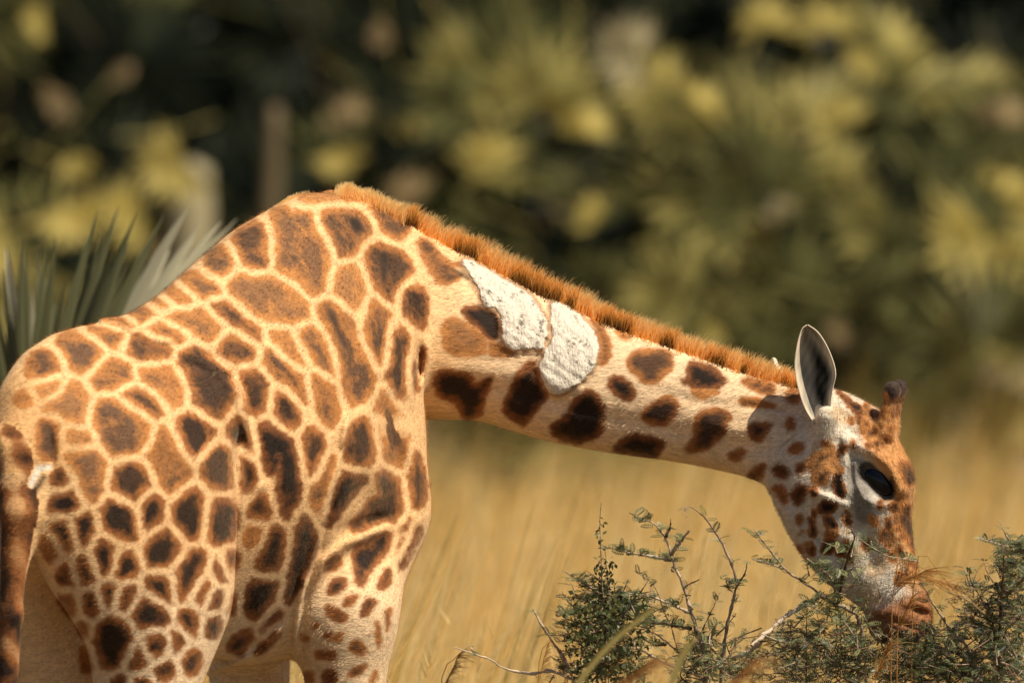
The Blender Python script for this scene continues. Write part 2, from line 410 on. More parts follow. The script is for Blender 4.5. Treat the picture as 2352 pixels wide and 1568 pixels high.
def surface_nets(lo, hi, step):
    n = [int(math.ceil((hi[i] - lo[i]) / step / 4)) * 4 + 1 for i in range(3)]
    ax = [lo[i] + step * np.arange(n[i]) for i in range(3)]
    cs = [a[::4] for a in ax]
    g = np.stack(np.meshgrid(*cs, indexing='ij'), -1)
    Fc = sdf(g.reshape(-1, 3), False).reshape(g.shape[:3])
    F = Fc.copy()
    for axis in range(3):
        F = np.repeat(F, 4, axis=axis)
    F = F[2:2 + n[0], 2:2 + n[1], 2:2 + n[2]] if False else F
    F = F[tuple(slice(0, n[i]) for i in range(3))]
    need = np.abs(F) < step * 4 * 2.2 + .03
    idx = np.argwhere(need)
    pts = np.stack([ax[i][idx[:, i]] for i in range(3)], 1)
    out = np.concatenate([sdf(c) for c in np.array_split(pts, max(1, len(pts) // 200000))])
    F[need] = out
    F[F == 0] = 1e-6
    ins = F < 0
    c8 = np.stack([ins[i:n[0] - 1 + i, j:n[1] - 1 + j, k:n[2] - 1 + k] for i in (0, 1) for j in (0, 1) for k in (0, 1)])
    act = c8.any(0) & ~c8.all(0)
    cid = -np.ones(act.shape, np.int64); ci = np.argwhere(act); cid[act] = np.arange(len(ci))
    V = np.zeros((len(ci), 3)); W = np.zeros(len(ci))
    off = [(i, j, k) for i in (0, 1) for j in (0, 1) for k in (0, 1)]
    for A in off:
        for axis in range(3):
            if A[axis]: continue
            Bq = list(A); Bq[axis] = 1
            fa = F[ci[:, 0] + A[0], ci[:, 1] + A[1], ci[:, 2] + A[2]]; fb = F[ci[:, 0] + Bq[0], ci[:, 1] + Bq[1], ci[:, 2] + Bq[2]]
            cr = (fa < 0) != (fb < 0)
            t = np.where(cr, fa / np.where(cr, fa - fb, 1), 0)
            pt = np.repeat(np.array([A], float), len(ci), 0); pt[:, axis] = t
            V[cr] += pt[cr]; W[cr] += 1
    V = (V / W[:, None] + ci) * step + np.array(lo)
    quads = []
    for axis in range(3):
        o1, o2 = (axis + 1) % 3, (axis + 2) % 3
        sl0 = [slice(1, -1)] * 3; sl1 = [slice(1, -1)] * 3
        sl0[axis] = slice(0, n[axis] - 1); sl1[axis] = slice(1, n[axis])
        ia, ib = ins[tuple(sl0)], ins[tuple(sl1)]
        e = np.argwhere(ia != ib); fl = ia[ia != ib]
        base = e.copy(); base[:, o1] += 1; base[:, o2] += 1
        c = []
        for s1, s2 in ((-1, -1), (0, -1), (0, 0), (-1, 0)):
            q = base.copy(); q[:, o1] += s1; q[:, o2] += s2
            c.append(cid[q[:, 0], q[:, 1], q[:, 2]])
        q = np.stack(c, 1); q[~fl] = q[~fl][:, ::-1]
        quads.append(q)
    Q = np.concatenate(quads)
    return V, Q[(Q >= 0).all(1)]
def sdf_grad(p, e=.0015):
    d = sdf(p); g = np.empty_like(p)
    for i in range(3):
        q = p.copy(); q[:, i] += e; g[:, i] = (sdf(q) - d) / e
    return d, g
def project(V, it=2, cap=.006):
    V = V.copy()
    for _ in range(it):
        for ch in np.array_split(np.arange(len(V)), max(1, len(V) // 150000)):
            d, g = sdf_grad(V[ch])
            st = -(d / ((g * g).sum(1) + .05))[:, None] * g
            L = np.linalg.norm(st, axis=1)[:, None]
            V[ch] += st * np.minimum(1, cap / (L + 1e-9))
    return V
def subdivide(V, Q, sel=None):
    """split quads (all, or the selected ones) into four; returns V, list-or-array of faces"""
    if sel is None: sel = np.ones(len(Q), bool)
    S4 = Q[sel]
    E = np.sort(np.stack([S4, np.roll(S4, -1, 1)], -1).reshape(-1, 2), 1)
    key = E[:, 0] * (len(V) + 1) + E[:, 1]
    uk, first, inv = np.unique(key, return_index=True, return_inverse=True)
    mid = V[E[first]].mean(1); nv = len(V)
    em = (nv + inv).reshape(-1, 4); fc = nv + len(uk) + np.arange(len(S4))
    V2 = np.concatenate([V, mid, V[S4].mean(1)])
    new = np.concatenate([np.stack([S4[:, i], em[:, i], fc, em[:, i - 1]], 1) for i in range(4)])
    if sel.all(): return V2, new, None
    rest = Q[~sel]; lut = {int(k): nv + i for i, k in enumerate(uk)}
    ek = np.sort(np.stack([rest, np.roll(rest, -1, 1)], -1), 2); ek = ek[..., 0] * (len(V) + 1) + ek[..., 1]
    touched = np.isin(ek, uk).any(1)
    ng = []
    for f, k in zip(rest[touched].tolist(), ek[touched].tolist()):
        l = []
        for i in range(4):
            l.append(f[i])
            if k[i] in lut: l.append(lut[k[i]])
        ng.append(l)
    return V2, np.concatenate([rest[~touched], new]), ng

# ------------------------------------------------------------------ coat: the outline of every patch that can be told apart (crop number, darkness, outline)
PATCH = '''
1 .5 570,930 640,905 710,925 800,985 740,985 650,965
1 .5 735,850 790,838 925,905 900,930 835,960 780,930
1 .45 855,800 905,795 1000,860 970,875 925,860
1 .45 950,745 1010,740 1150,835 1110,850 1040,830 975,790
1 .45 1075,690 1140,680 1290,740 1310,790 1190,825 1150,780 1100,730
1 .5 1225,570 1260,530 1330,525 1370,560 1375,620 1310,685 1260,660
1 .45 990,930 1080,905 1140,920 1160,880 1200,880 1230,930 1300,1000 1305,1040 1260,1080 1230,1080 1190,1020 1100,970 1010,950
1 .55 875,1000 940,970 1000,980 1090,1070 1050,1080 960,1040
1 .5 520,1000 570,985 720,1020 745,1050 730,1100 680,1110 600,1060
1 .65 790,1030 860,1050 900,1080 1020,1100 1000,1160 900,1190 790,1175 745,1110 755,1080
1 .5 350,1060 430,1030 520,1060 590,1130 590,1160 510,1255 440,1230 380,1150
1 .6 180,1180 240,1140 310,1160 350,1210 330,1260 240,1305 175,1280
1 .5 540,1300 640,1190 740,1200 790,1250 800,1310 720,1340 620,1360 560,1340
1 .45 810,1250 880,1240 990,1230 1050,1280 1080,1400 1050,1460 1000,1450 920,1360 840,1320
1 .65 720,1380 780,1340 850,1350 930,1420 970,1480 930,1520 850,1490 760,1430
1 .3 205,1330 370,1310 330,1370 240,1420
1 .35 370,1400 400,1330 490,1350 520,1400 500,1540 460,1560 400,1520 280,1480 270,1440 330,1420
1 .75 1060,1180 1100,1120 1200,1120 1290,1180 1370,1260 1410,1340 1440,1420 1380,1400 1320,1480 1300,1530 1240,1500 1160,1430 1150,1350
1 .7 1300,1080 1350,1040 1440,1060 1500,1110 1510,1160 1420,1195 1330,1200 1290,1150
1 .5 100,1410 170,1385 185,1430 120,1450
2 .5 560,-60 600,-127 690,-107 800,-40 890,40 880,120 840,150 800,200 700,220 650,170 600,80 555,10
2 .8 1350,100 1380,30 1440,0 1500,90 1510,200 1480,210 1430,150 1400,150
2 .55 925,130 945,60 985,50 1030,110 1050,210 1130,300 1135,345 1080,390 1040,430 985,430 930,330 880,220 910,200
2 .8 1040,40 1090,-20 1190,0 1260,60 1260,110 1220,190 1170,250 1130,210 1080,130
2 .7 1190,230 1250,170 1330,150 1370,200 1375,300 1360,420 1290,400 1240,410 1200,330
2 .85 1420,210 1460,200 1500,280 1510,310 1480,420 1460,420 1440,330
2 .75 660,370 720,270 790,250 860,290 895,370 850,430 800,500 770,470 700,450
2 .85 590,560 650,480 720,490 800,540 820,600 820,700 780,725 720,690 620,660
2 .9 840,520 880,460 940,450 975,510 950,600 850,665 830,590
2 .85 1080,450 1150,400 1210,440 1200,520 1200,690 1150,715 1090,690 1050,610 1015,530 1060,500
2 .85 1250,560 1270,480 1380,480 1400,720 1330,720 1270,750 1225,710
2 .85 860,760 980,650 1060,720 1080,760 1000,860 880,870 850,810
2 .85 1050,920 1120,790 1210,770 1230,820 1180,930 1080,1075 1060,1050
2 .9 1260,870 1290,820 1340,900 1330,960 1290,960
2 .85 1325,830 1400,770 1400,850 1360,920
2 .9 555,800 600,710 660,740 680,820 665,910 610,930 580,870
2 .85 690,890 720,790 800,790 830,870 800,930 710,970 670,930
2 .9 300,500 380,430 440,430 485,530 400,560 320,565
2 .85 420,600 490,555 550,570 565,650 500,755 470,720
2 .75 310,620 370,590 410,620 440,760 400,790 360,750
2 .6 250,730 290,710 345,800 325,850 280,790
2 .75 350,920 380,840 410,860 450,985 370,980
2 .85 440,840 510,810 550,890 560,985 480,985
2 .9 610,1000 640,965 695,970 690,1040 660,1115 615,1100
2 .9 710,1040 740,980 800,985 795,1040 745,1140 700,1100
2 .9 865,940 1000,945 1015,1030 1010,1100 940,1060 880,1010
2 .9 790,1165 850,1060 900,1070 990,1130 1000,1200 870,1210 820,1230
2 .85 1170,1060 1240,945 1250,990 1215,1090 1180,1095
2 .95 1240,1090 1280,1020 1335,1030 1320,1100 1260,1135
2 .7 1355,1140 1370,1050 1392,1050 1378,1140
2 .95 1225,1240 1240,1180 1300,1180 1290,1270 1230,1280
2 .85 1060,1140 1150,1130 1175,1200 1150,1295 1080,1240
2 .75 485,1035 550,1030 595,1130 540,1185 495,1140
2 .5 360,1060 430,1040 460,1110 440,1160 400,1130
2 .5 470,1210 500,1200 535,1260 500,1285
2 .85 570,1230 640,1180 720,1190 770,1260 760,1340 710,1450 640,1480 580,1400 560,1300
2 .9 850,1310 980,1290 970,1380 880,1410
2 .9 760,1490 830,1330 870,1400 870,1450
2 .9 1030,1270 1070,1260 1100,1310 1060,1390 1030,1340
2 .8 1085,1430 1120,1370 1185,1400 1160,1490 1110,1500
2 .9 915,1510 1000,1440 1040,1500 940,1545
2 .9 680,1560 710,1530 750,1568 700,1620
2 .9 800,1560 880,1530 900,1600 820,1620
2 .45 390,200 480,190 600,220 610,330 600,440 540,490 480,430 500,330 420,250
2 .65 240,30 330,0 360,110 320,200 300,260 240,170
2 .3 380,80 450,60 540,110 480,150 400,140
2 .5 500,1370 525,1380 530,1480 505,1480
2 .9 320,320 380,310 390,400 330,390
3 .6 150,470 260,385 325,400 330,520 350,620 300,640 230,620 180,540
3 .45 385,310 450,290 490,340 560,310 610,310 620,400 690,500 710,600 690,760 630,805 590,740 540,690 430,665 410,560 430,480 400,380
3 .4 120,750 190,690 290,710 400,710 480,780 600,880 590,940 440,965 300,945 210,850 140,790
3 .6 670,310 740,290 870,300 940,350 955,430 890,470 850,560 790,560 740,480 690,380
3 .65 960,270 1040,300 1180,390 1170,430 1120,475 1050,410
3 .7 950,570 990,510 1090,510 1150,570 1210,640 1200,700 1130,750 1090,850 1020,780 960,690 940,640
3 .3 760,700 800,640 880,640 930,720 910,800 870,870 800,830 755,760
3 .8 1150,790 1220,730 1290,780 1310,850 1290,1010 1240,960 1170,880
3 .7 0,850 100,840 190,900 215,940 310,990 320,1060 280,1070 200,1010 90,920
3 .75 170,1280 250,1255 320,1290 345,1390 340,1470 270,1515 230,1470 200,1350
3 .55 640,870 720,840 790,880 860,1000 880,1100 960,1200 990,1280 960,1400 820,1450 800,1330 790,1180 740,1050 680,950
3 .6 980,830 1040,880 1080,950 1070,1050 1030,1240 980,1150 960,1050 940,1010 980,950
3 .4 350,1010 470,1020 570,1200 550,1230 480,1190 400,1090
3 .5 530,1030 630,985 690,1070 750,1270 740,1290 660,1220 590,1130
3 .6 335,1140 380,1120 480,1200 550,1280 580,1400 570,1435 520,1400 450,1310 350,1220
3 .55 620,1280 700,1290 780,1390 760,1520 720,1580 680,1500 640,1390
3 .8 390,1440 430,1370 500,1410 530,1500 510,1580 450,1560 400,1490
3 .75 1090,1000 1130,1000 1190,1080 1180,1200 1175,1350 1140,1430 1080,1370 1070,1280 1080,1150
3 .5 1020,1400 1050,1350 1090,1430 1140,1560 1130,1650 1050,1600 1010,1500
3 .9 1205,1200 1240,1180 1250,1280 1240,1370 1220,1330
3 .95 1255,1120 1295,1115 1290,1230 1265,1290 1258,1200
3 .3 560,222 700,197 860,215 920,240 700,235 600,260
4 .97 270,50 340,30 430,80 510,170 540,280 555,480 520,450 490,590 460,580 450,520 420,480 430,390 440,220 400,300 350,320 320,200
4 .75 580,110 610,60 660,100 680,200 640,300 600,345 580,250
4 .6 600,460 680,340 735,220 740,300 700,450 680,560 640,520
4 .75 830,130 880,40 930,0 970,60 985,190 950,260 900,290 830,270
4 .97 720,500 790,320 850,310 940,340 860,430 780,530 720,620 700,600
4 .55 1020,40 1050,-10 1110,10 1180,100 1170,230 1140,290 1070,240 1040,130
4 .7 1200,380 1220,170 1270,270 1300,400 1290,500 1240,520 1210,470
4 .75 1005,360 1060,310 1130,370 1150,470 1130,570 1070,620 870,650 860,630 940,560 980,480 1060,470
4 .9 870,790 960,740 1040,650 1090,700 1060,790 960,900 930,990 880,990 870,890
4 .9 1120,800 1190,590 1190,680 1150,770
4 .97 1140,850 1220,660 1270,630 1240,730 1130,920
4 .85 680,920 720,830 770,820 800,870
4 .95 710,1040 730,960 810,930 825,990 770,1040
4 .85 800,1090 820,1050 900,1040 850,1110 810,1125
4 .95 920,1110 950,1060 1000,1070 980,1130 900,1180
4 .85 700,1140 720,1100 830,1150 820,1190 760,1205
4 .9 1000,990 1080,870 1090,950 1050,1010
4 .97 520,760 530,650 560,560 630,700 620,800 560,950 470,1080 460,1060 500,900 470,960
4 .9 290,880 350,740 400,640 460,680 440,800 430,880 350,920
4 .9 220,1090 270,960 330,950 420,960 380,1090 300,1180 240,1150
4 .5 230,680 300,640 310,680 260,760 215,720
4 .8 240,560 330,430 360,550 320,600
4 .9 310,1270 400,1130 430,1160 340,1260
4 .8 130,1360 180,1280 290,1270 200,1380
4 .85 280,1370 410,1240 400,1290 310,1370
4 .7 840,1340 880,1300 950,1370 920,1400 870,1390
4 .7 640,1390 690,1370 760,1380 740,1430 670,1420
4 .7 840,1500 940,1440 930,1500 830,1530
4 .85 680,1500 750,1480 770,1568 690,1600
4 .6 580,1510 620,1500 620,1560 580,1550
4 .6 960,1540 1000,1480 990,1568
4 .5 740,1280 800,1270 780,1320 740,1310
4 .8 680,1280 740,1265 720,1300
4 .6 610,1230 660,1210 640,1250
4 .6 1000,1190 1030,1230 1015,1370 1000,1300
4 .4 560,1290 600,1290 590,1320
4 .7 1055,1250 1060,1130 1082,1120 1075,1250
5 .65 70,230 130,250 220,360 340,380 250,400 330,460 200,520 140,430 90,320
5 .97 320,640 420,620 540,690 560,800 480,830 420,760 350,720
5 .3 200,720 300,700 420,780 470,830 460,920 300,930 210,880
5 .5 480,830 560,880 640,910 560,940 490,920
5 .85 145,1060 200,1010 330,1020 390,1040 380,1100 490,1040 500,1080 450,1190 440,1270 380,1310 330,1300 270,1190 180,1180
5 .9 570,1210 620,1090 660,1010 750,940 780,1080 840,1170 770,1230 700,1350 640,1310 570,1270
5 .95 820,1370 940,1270 990,1180 1080,1110 1150,1180 1170,1270 1160,1390 1060,1440 960,1450
5 .7 1070,690 1150,740 1210,850 1200,960 1130,980 1150,880 1120,770
6 .65 150,490 200,420 320,410 420,420 435,530 380,560 330,620 260,610 180,540
6 .95 40,600 100,565 200,620 220,690 160,725 90,680
6 .97 50,1020 180,900 390,950 370,1000 320,1070 150,1035
6 .97 515,540 540,470 700,530 760,600 720,640 620,655 540,630 470,600 520,580
6 .4 540,640 720,650 640,700 560,690
6 .8 230,810 300,730 420,675 470,730 460,800 390,860 310,860
6 .75 490,1020 560,930 560,830 610,770 720,755 790,800 760,860 740,920 650,1000 590,1020
6 .9 880,850 1025,840 1000,910 940,965 890,920
6 .7 1105,850 1140,810 1170,850 1150,890 1110,885
6 .7 765,1030 830,1000 875,1025 820,1075 775,1060
6 .85 870,1170 930,1100 990,1090 960,1170 920,1215
6 .75 830,590 900,575 1020,610 1045,650 1030,690 960,680 870,630
6 .6 835,700 900,690 1050,740 1020,760 900,750 840,740
6 .5 1110,650 1170,635 1210,690 1160,745 1105,710
6 .5 90,290 130,300 190,345 150,360 110,330
7 .7 265,1040 330,985 400,990 390,1040 320,1075
7 .5 525,985 560,965 580,1000 545,1020
7 .6 650,1010 700,990 720,1030 680,1060
7 .85 340,1160 400,1130 410,1180 370,1225 335,1200
7 .95 165,1160 210,1140 280,1180 290,1240 230,1255 165,1215
7 .2 430,1100 500,1040 560,1060 600,1000 650,1080 640,1150 690,1190 640,1230 600,1180 560,1290 500,1300 440,1260 470,1200 420,1180
7 .9 600,1290 640,1180 700,1330 690,1400 630,1360
7 .95 295,1350 360,1290 430,1310 400,1400 350,1460 310,1430
7 .9 430,1330 480,1320 490,1370 450,1380
7 .95 500,1500 530,1420 620,1450 640,1480 560,1520
7 .7 150,1310 240,1300 270,1420 250,1450 200,1390
7 .5 805,820 840,800 860,830 830,850
7 .6 815,885 845,875 850,900 820,910
7 .5 735,800 760,790 765,830 740,835
7 .5 875,930 900,920 895,950
7 .9 640,590 700,630 830,760 800,770 730,700 650,620
7 .85 730,680 800,700 830,740 790,760
7 .7 880,720 920,770 910,800 880,770
7 .7 1110,1120 1190,1140 1240,1230 1200,1320 1150,1280 1120,1200
7 .5 960,640 1000,600 1020,680 990,700
8 .9 530,550 580,450 650,470 640,520 600,570
8 .8 430,280 460,290 495,400 480,435 440,370
8 .8 650,540 700,490 750,500 720,600 670,590
8 .95 515,200 560,150 650,180 640,230 540,260
8 .7 540,260 640,300 610,350 570,330
8 .6 410,480 460,470 470,510 430,530
8 .7 340,300 390,250 400,330 370,350
8 .65 1130,280 1200,240 1240,300 1290,580 1250,600 1190,400
8 .5 980,400 1040,380 1100,450 1070,520 1010,480
8 .5 900,290 960,270 980,350 930,330
8 .6 850,480 900,450 930,520 880,540
'''
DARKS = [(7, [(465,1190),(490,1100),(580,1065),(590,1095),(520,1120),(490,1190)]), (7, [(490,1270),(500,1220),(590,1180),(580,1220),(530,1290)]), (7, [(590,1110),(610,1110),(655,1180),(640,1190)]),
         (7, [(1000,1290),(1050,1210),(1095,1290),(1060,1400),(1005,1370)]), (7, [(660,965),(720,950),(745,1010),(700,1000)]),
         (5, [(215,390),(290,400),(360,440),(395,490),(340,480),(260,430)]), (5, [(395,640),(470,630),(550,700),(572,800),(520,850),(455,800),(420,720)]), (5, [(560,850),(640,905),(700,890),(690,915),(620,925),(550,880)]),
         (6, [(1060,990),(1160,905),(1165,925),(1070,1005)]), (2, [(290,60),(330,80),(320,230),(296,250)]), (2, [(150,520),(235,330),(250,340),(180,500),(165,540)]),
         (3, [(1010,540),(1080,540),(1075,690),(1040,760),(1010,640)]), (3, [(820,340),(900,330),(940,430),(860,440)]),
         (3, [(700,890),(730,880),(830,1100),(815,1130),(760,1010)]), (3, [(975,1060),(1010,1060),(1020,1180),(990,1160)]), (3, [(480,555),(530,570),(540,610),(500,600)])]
PATCHES = []
for ln in PATCH.strip().splitlines():
    w = ln.split(); PATCHES.append((chaikin(crop(int(w[0]), [tuple(map(float, q.split(','))) for q in w[2:]]), 1), float(w[1])))
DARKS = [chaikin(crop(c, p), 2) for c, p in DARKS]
for k_ in range(64):        # speckles on the brow and along the nose
    if k_ < 26: cx_, cy_, r0 = rng.uniform(1955, 2050), rng.uniform(935, 1030), rng.uniform(3, 7)
    elif k_ >= 46: cx_, cy_, r0 = rng.uniform(1830, 1950), rng.uniform(1180, 1320), rng.uniform(5, 10)
    else: tq = rng.random(); cx_, cy_, r0 = 2050 + 40 * tq + rng.normal(0, 18), 1150 + 190 * tq, rng.uniform(5, 12)
    an_ = np.linspace(0, 6.28, 8)[:-1]; PATCHES.append((np.stack([cx_ + r0 * np.cos(an_) * rng.uniform(.6, 1.2, 7), cy_ + r0 * np.sin(an_) * rng.uniform(.7, 1.5, 7)], 1), rng.uniform(.45, .85)))

# ------------------------------------------------------------------ body surface
V, Q = surface_nets((-1.75, -1.12, -.03), (1.28, 1.35, 2.76), .0125)
V = project(V, 2)
V, Q, _ = subdivide(V, Q)
V = project(V, 1)
cen = V[Q].mean(1)
V, Q, ngons = subdivide(V, Q, (cen[:, 0] > P(1765, 900, .3)[0]) & (cen[:, 2] > 1.2))
V = project(V, 1)
print('giraffe surface', len(V), len(Q), round(time.time() - T0, 1))
d0, NRM = sdf_grad(V); NRM /= np.linalg.norm(NRM, axis=1)[:, None] + 1e-9
u, v, dep = UV(V)
# which points the photograph shows
bu = ((u + 800) // 9).astype(int); bv = ((v + 800) // 9).astype(int)
inb = (bu >= 1) & (bv >= 1) & (bu < 449) & (bv < 449)
zb = np.full((450, 450), 1e9); np.minimum.at(zb, (bu[inb], bv[inb]), dep[inb])
zm = zb.copy()
for i in (-1, 0, 1):
    for j in (-1, 0, 1): zm = np.minimum(zm, np.roll(np.roll(zb, i, 0), j, 1))
vis = np.zeros(len(V), bool); vis[inb] = dep[inb] < zm[bu[inb], bv[inb]] + .075
face = -(NRM * ((V - np.array([0, -DIST, CAM_Z])) / dep[:, None])).sum(1)
vis &= (face > -.15) & (v < 1600) & (u > -20)
# the patches run on a little way past every outline the photograph shows
for _ in range(9):
    hit = vis[Q].any(1); vis[Q[hit].ravel()] = True
pd = np.full(len(V), -.05); pk = np.full(len(V), .5)
vi = np.where(vis)[0]; uu, vv = u[vi], v[vi]
wob = 5.0 * np.sin(uu * .11 + 3 * np.sin(vv * .05)) * np.sin(vv * .12 + 2 * np.sin(uu * .04)) + 2.5 * np.sin(uu * .31 + vv * .13) * np.sin(vv * .29 - uu * .1)
bd = np.full(len(vi), -60.0); b2 = np.full(len(vi), -60.0); bk = np.full(len(vi), .5)
for pol, dk in PATCHES:
    s = np.where((uu > pol[:, 0].min() - 60) & (uu < pol[:, 0].max() + 60) & (vv > pol[:, 1].min() - 60) & (vv < pol[:, 1].max() + 60))[0]
    if not len(s): continue
    dd = poly_sd(uu[s], vv[s], pol); g = dd > bd[s]
    b2[s] = np.where(g, bd[s], np.maximum(b2[s], dd)); bd[s[g]] = dd[g]; bk[s[g]] = dk
grown = np.minimum(bd + 13, (bd - b2) / 2 - 7.5); kb = sst(1010 - uu, 0, 80) * (1 - .8 * sst(uu, 660, 720) * sst(vv, 1230, 1330))      # neighbours meet along even pale lines on the trunk
pd[vi] = ((bd + 3.5) * (1 - kb) + np.where(bd > 12, bd + 6, grown) * kb + wob * .45) * S; pk[vi] = bk
# the far side: the same sort of network
hi_ = np.where(~vis)[0]
seeds = V[rng.choice(hi_, 4200, replace=False)]; keep = []
for q in seeds:
    if all(((q - k) ** 2).sum() > .135 ** 2 for k in keep): keep.append(q)
keep = np.array(keep)
for ch in np.array_split(hi_, 40):
    q = V[ch] + .012 * np.sin(V[ch][:, [1, 2, 0]] * 38)
    D = np.sqrt(((q[:, None] - keep[None]) ** 2).sum(-1)); o = np.argpartition(D, 1, axis=1)[:, :2]
    f = np.take_along_axis(D, o, 1); f.sort(1)
    near = D.argmin(1)
    pd[ch] = (f[:, 1] - f[:, 0]) * .5 - .012; pk[ch] = .55 + .4 * ((near * 37) % 11) / 11
# next to what the photograph shows the coat stays plain, so that no false edge meets the traced patches
ring = vis.copy()
for _ in range(5):
    hit = ring[Q].any(1); ring[Q[hit].ravel()] = True
rg = np.where(ring & ~vis)[0]; pd[rg] = np.minimum(pd[rg], -.02)
lowleg = V[:, 2] < .9
pd[lowleg] -= .03 * np.clip((.9 - V[lowleg, 2]) / .5, 0, 1)
scar = np.full(len(V), -.05); dark = np.full(len(V), -.05)
s = vi[(uu > 950) & (uu < 1450) & (vv > 540) & (vv < 940) & (V[vi, 1] < .7)]
scar[s] = np.maximum(poly_sd(u[s], v[s], SCARS[0]), poly_sd(u[s], v[s], SCARS[1])) * S
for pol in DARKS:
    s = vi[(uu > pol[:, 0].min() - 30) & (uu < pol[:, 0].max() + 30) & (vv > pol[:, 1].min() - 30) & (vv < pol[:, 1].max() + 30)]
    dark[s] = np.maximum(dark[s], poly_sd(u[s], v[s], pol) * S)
# ground colour of the coat: cream, paler on belly, limbs and throat, white on the cheeks, tawny on the brow and nose, brown at the lips, with shade painted by the eye and low on the muzzle
CREAM = np.array([.83, .53, .26]); WHITE = np.array([.70, .63, .52]); TAWNY = np.array([.55, .26, .085]); PALE = np.array([.84, .65, .43])
tone = np.repeat(CREAM[None], len(V), 0)
def blend(c, k):
    global tone
    tone = tone * (1 - k[:, None]) + np.asarray(c)[None] * k[:, None]
blend(PALE, .8 * sst(-V[:, 2], -1.75, -1.45)); blend(PALE, .7 * sst(u, 960, 1200))
blend(WHITE, sst(u + .6 * (v - 1000), 1700, 1860) * (u > 1400))
relH = (V - H0) / HS; th_t, th_h = relH @ E1, relH @ E2; head = V[:, 0] > P(1860, 900, .3)[0]
blend((.58, .42, .25), head * .75 * sst(np.sin(u * .045 + 2 * np.sin(v * .03)) * np.sin(v * .05 + u * .02), -.1, .6))
blend(TAWNY, head * .95 * sst(th_h + .12 * np.maximum(th_t - 230, 0), 58, 104) * sst(th_t, -30, 60))
blend((.60, .34, .13), head * .75 * sst(th_h, 15, 50) * sst(th_t, 235, 290) * (1 - sst(th_t, 410, 470)))
blend((.50, .47, .42), head * .75 * sst(-np.hypot((th_t - 205) / 95, (th_h - 25) / 52), -1.15, -.55))  # grey shadow below the eye, put into the coat colour
blend((.30, .115, .04), head * .92 * sst(th_t, 432, 466))
blend((.06, .04, .03), head * .93 * sst(-np.hypot(th_t - photo_th(2047, 880, 44)[0], th_h - photo_th(2047, 880, 44)[1]), -36, -18))
blend((.045, .03, .025), head * .85 * sst(th_t, 492, 530) * sst(-th_h, -10, 20))  # jaw side of the muzzle darkened: its shade is painted in
blend((.20, .18, .16), head * .85 * sst(-seg2(u, v, 1965, 1075, 1985, 1180), -34, -10)); blend((.02, .016, .014), head * .9 * sst(-seg2(u, v, 1990, 1080, 2036, 1128), -26, -17))  # brow shadow painted beside the eye, then the dark skin rim
pd[head & (th_h - photo_th(2047, 915, 44)[1] > 0)] = -.05
blend((.26, .11, .04), head * .8 * sst(-seg2(th_t, th_h, *photo_th(2040, 940, 44), *photo_th(2046, 900, 44)), -30, -16) * sst(th_h, photo_th(2036, 955, 44)[1] - 10, photo_th(2036, 955, 44)[1] + 12))
blend((.05, .035, .03), head * .93 * sst(-np.hypot(th_t - photo_th(2047, 890, 44)[0], th_h - photo_th(2047, 890, 44)[1]), -30, -16))
# tail: dark smears
ba = (V[:, 0] - OX) * FX + (V[:, 1] - OY) * FY
tail = (ba < -.365) & (V[:, 2] < 2.03)
tw_ = sst(1.98 - V[tail, 2], 0, .3)
pd[tail] = -.012 * (1 - tw_) + .010 * np.sin(V[tail, 2] * 23 + 2.5 * np.sin(V[tail, 2] * 9) + 60 * V[tail, 0]) + .006 * np.sin(V[tail, 2] * 61 + 90 * V[tail, 1]) + .011; pk[tail] = .9
blend((.42, .19, .065), tail * .85 * sst(2.0 - V[:, 2], 0, .28)); blend((.62, .33, .12), .6 * sst(-ba, .22, .34) * (V[:, 2] > 1.9))
pd[head] = pd[head] * 1.9 + .003
fold_ = seg2(u, v, 72, 1112, 88, 1076); fold_ = np.minimum(fold_, seg2(u, v, 88, 1076, 112, 1072)); blend((.80, .72, .60), sst(-fold_, -10, -4) * vis); pd[vis & (fold_ < 10)] = -.03; dark[vis] = np.maximum(dark[vis], (9 - seg2(u, v, 80, 1128, 100, 1096)[vis]) * S)
attrs = {'patch': ('FLOAT', pd), 'depth_tone': ('FLOAT', pk), 'scar': ('FLOAT', scar), 'dark': ('FLOAT', dark), 'tone': ('FLOAT_COLOR', tone)}

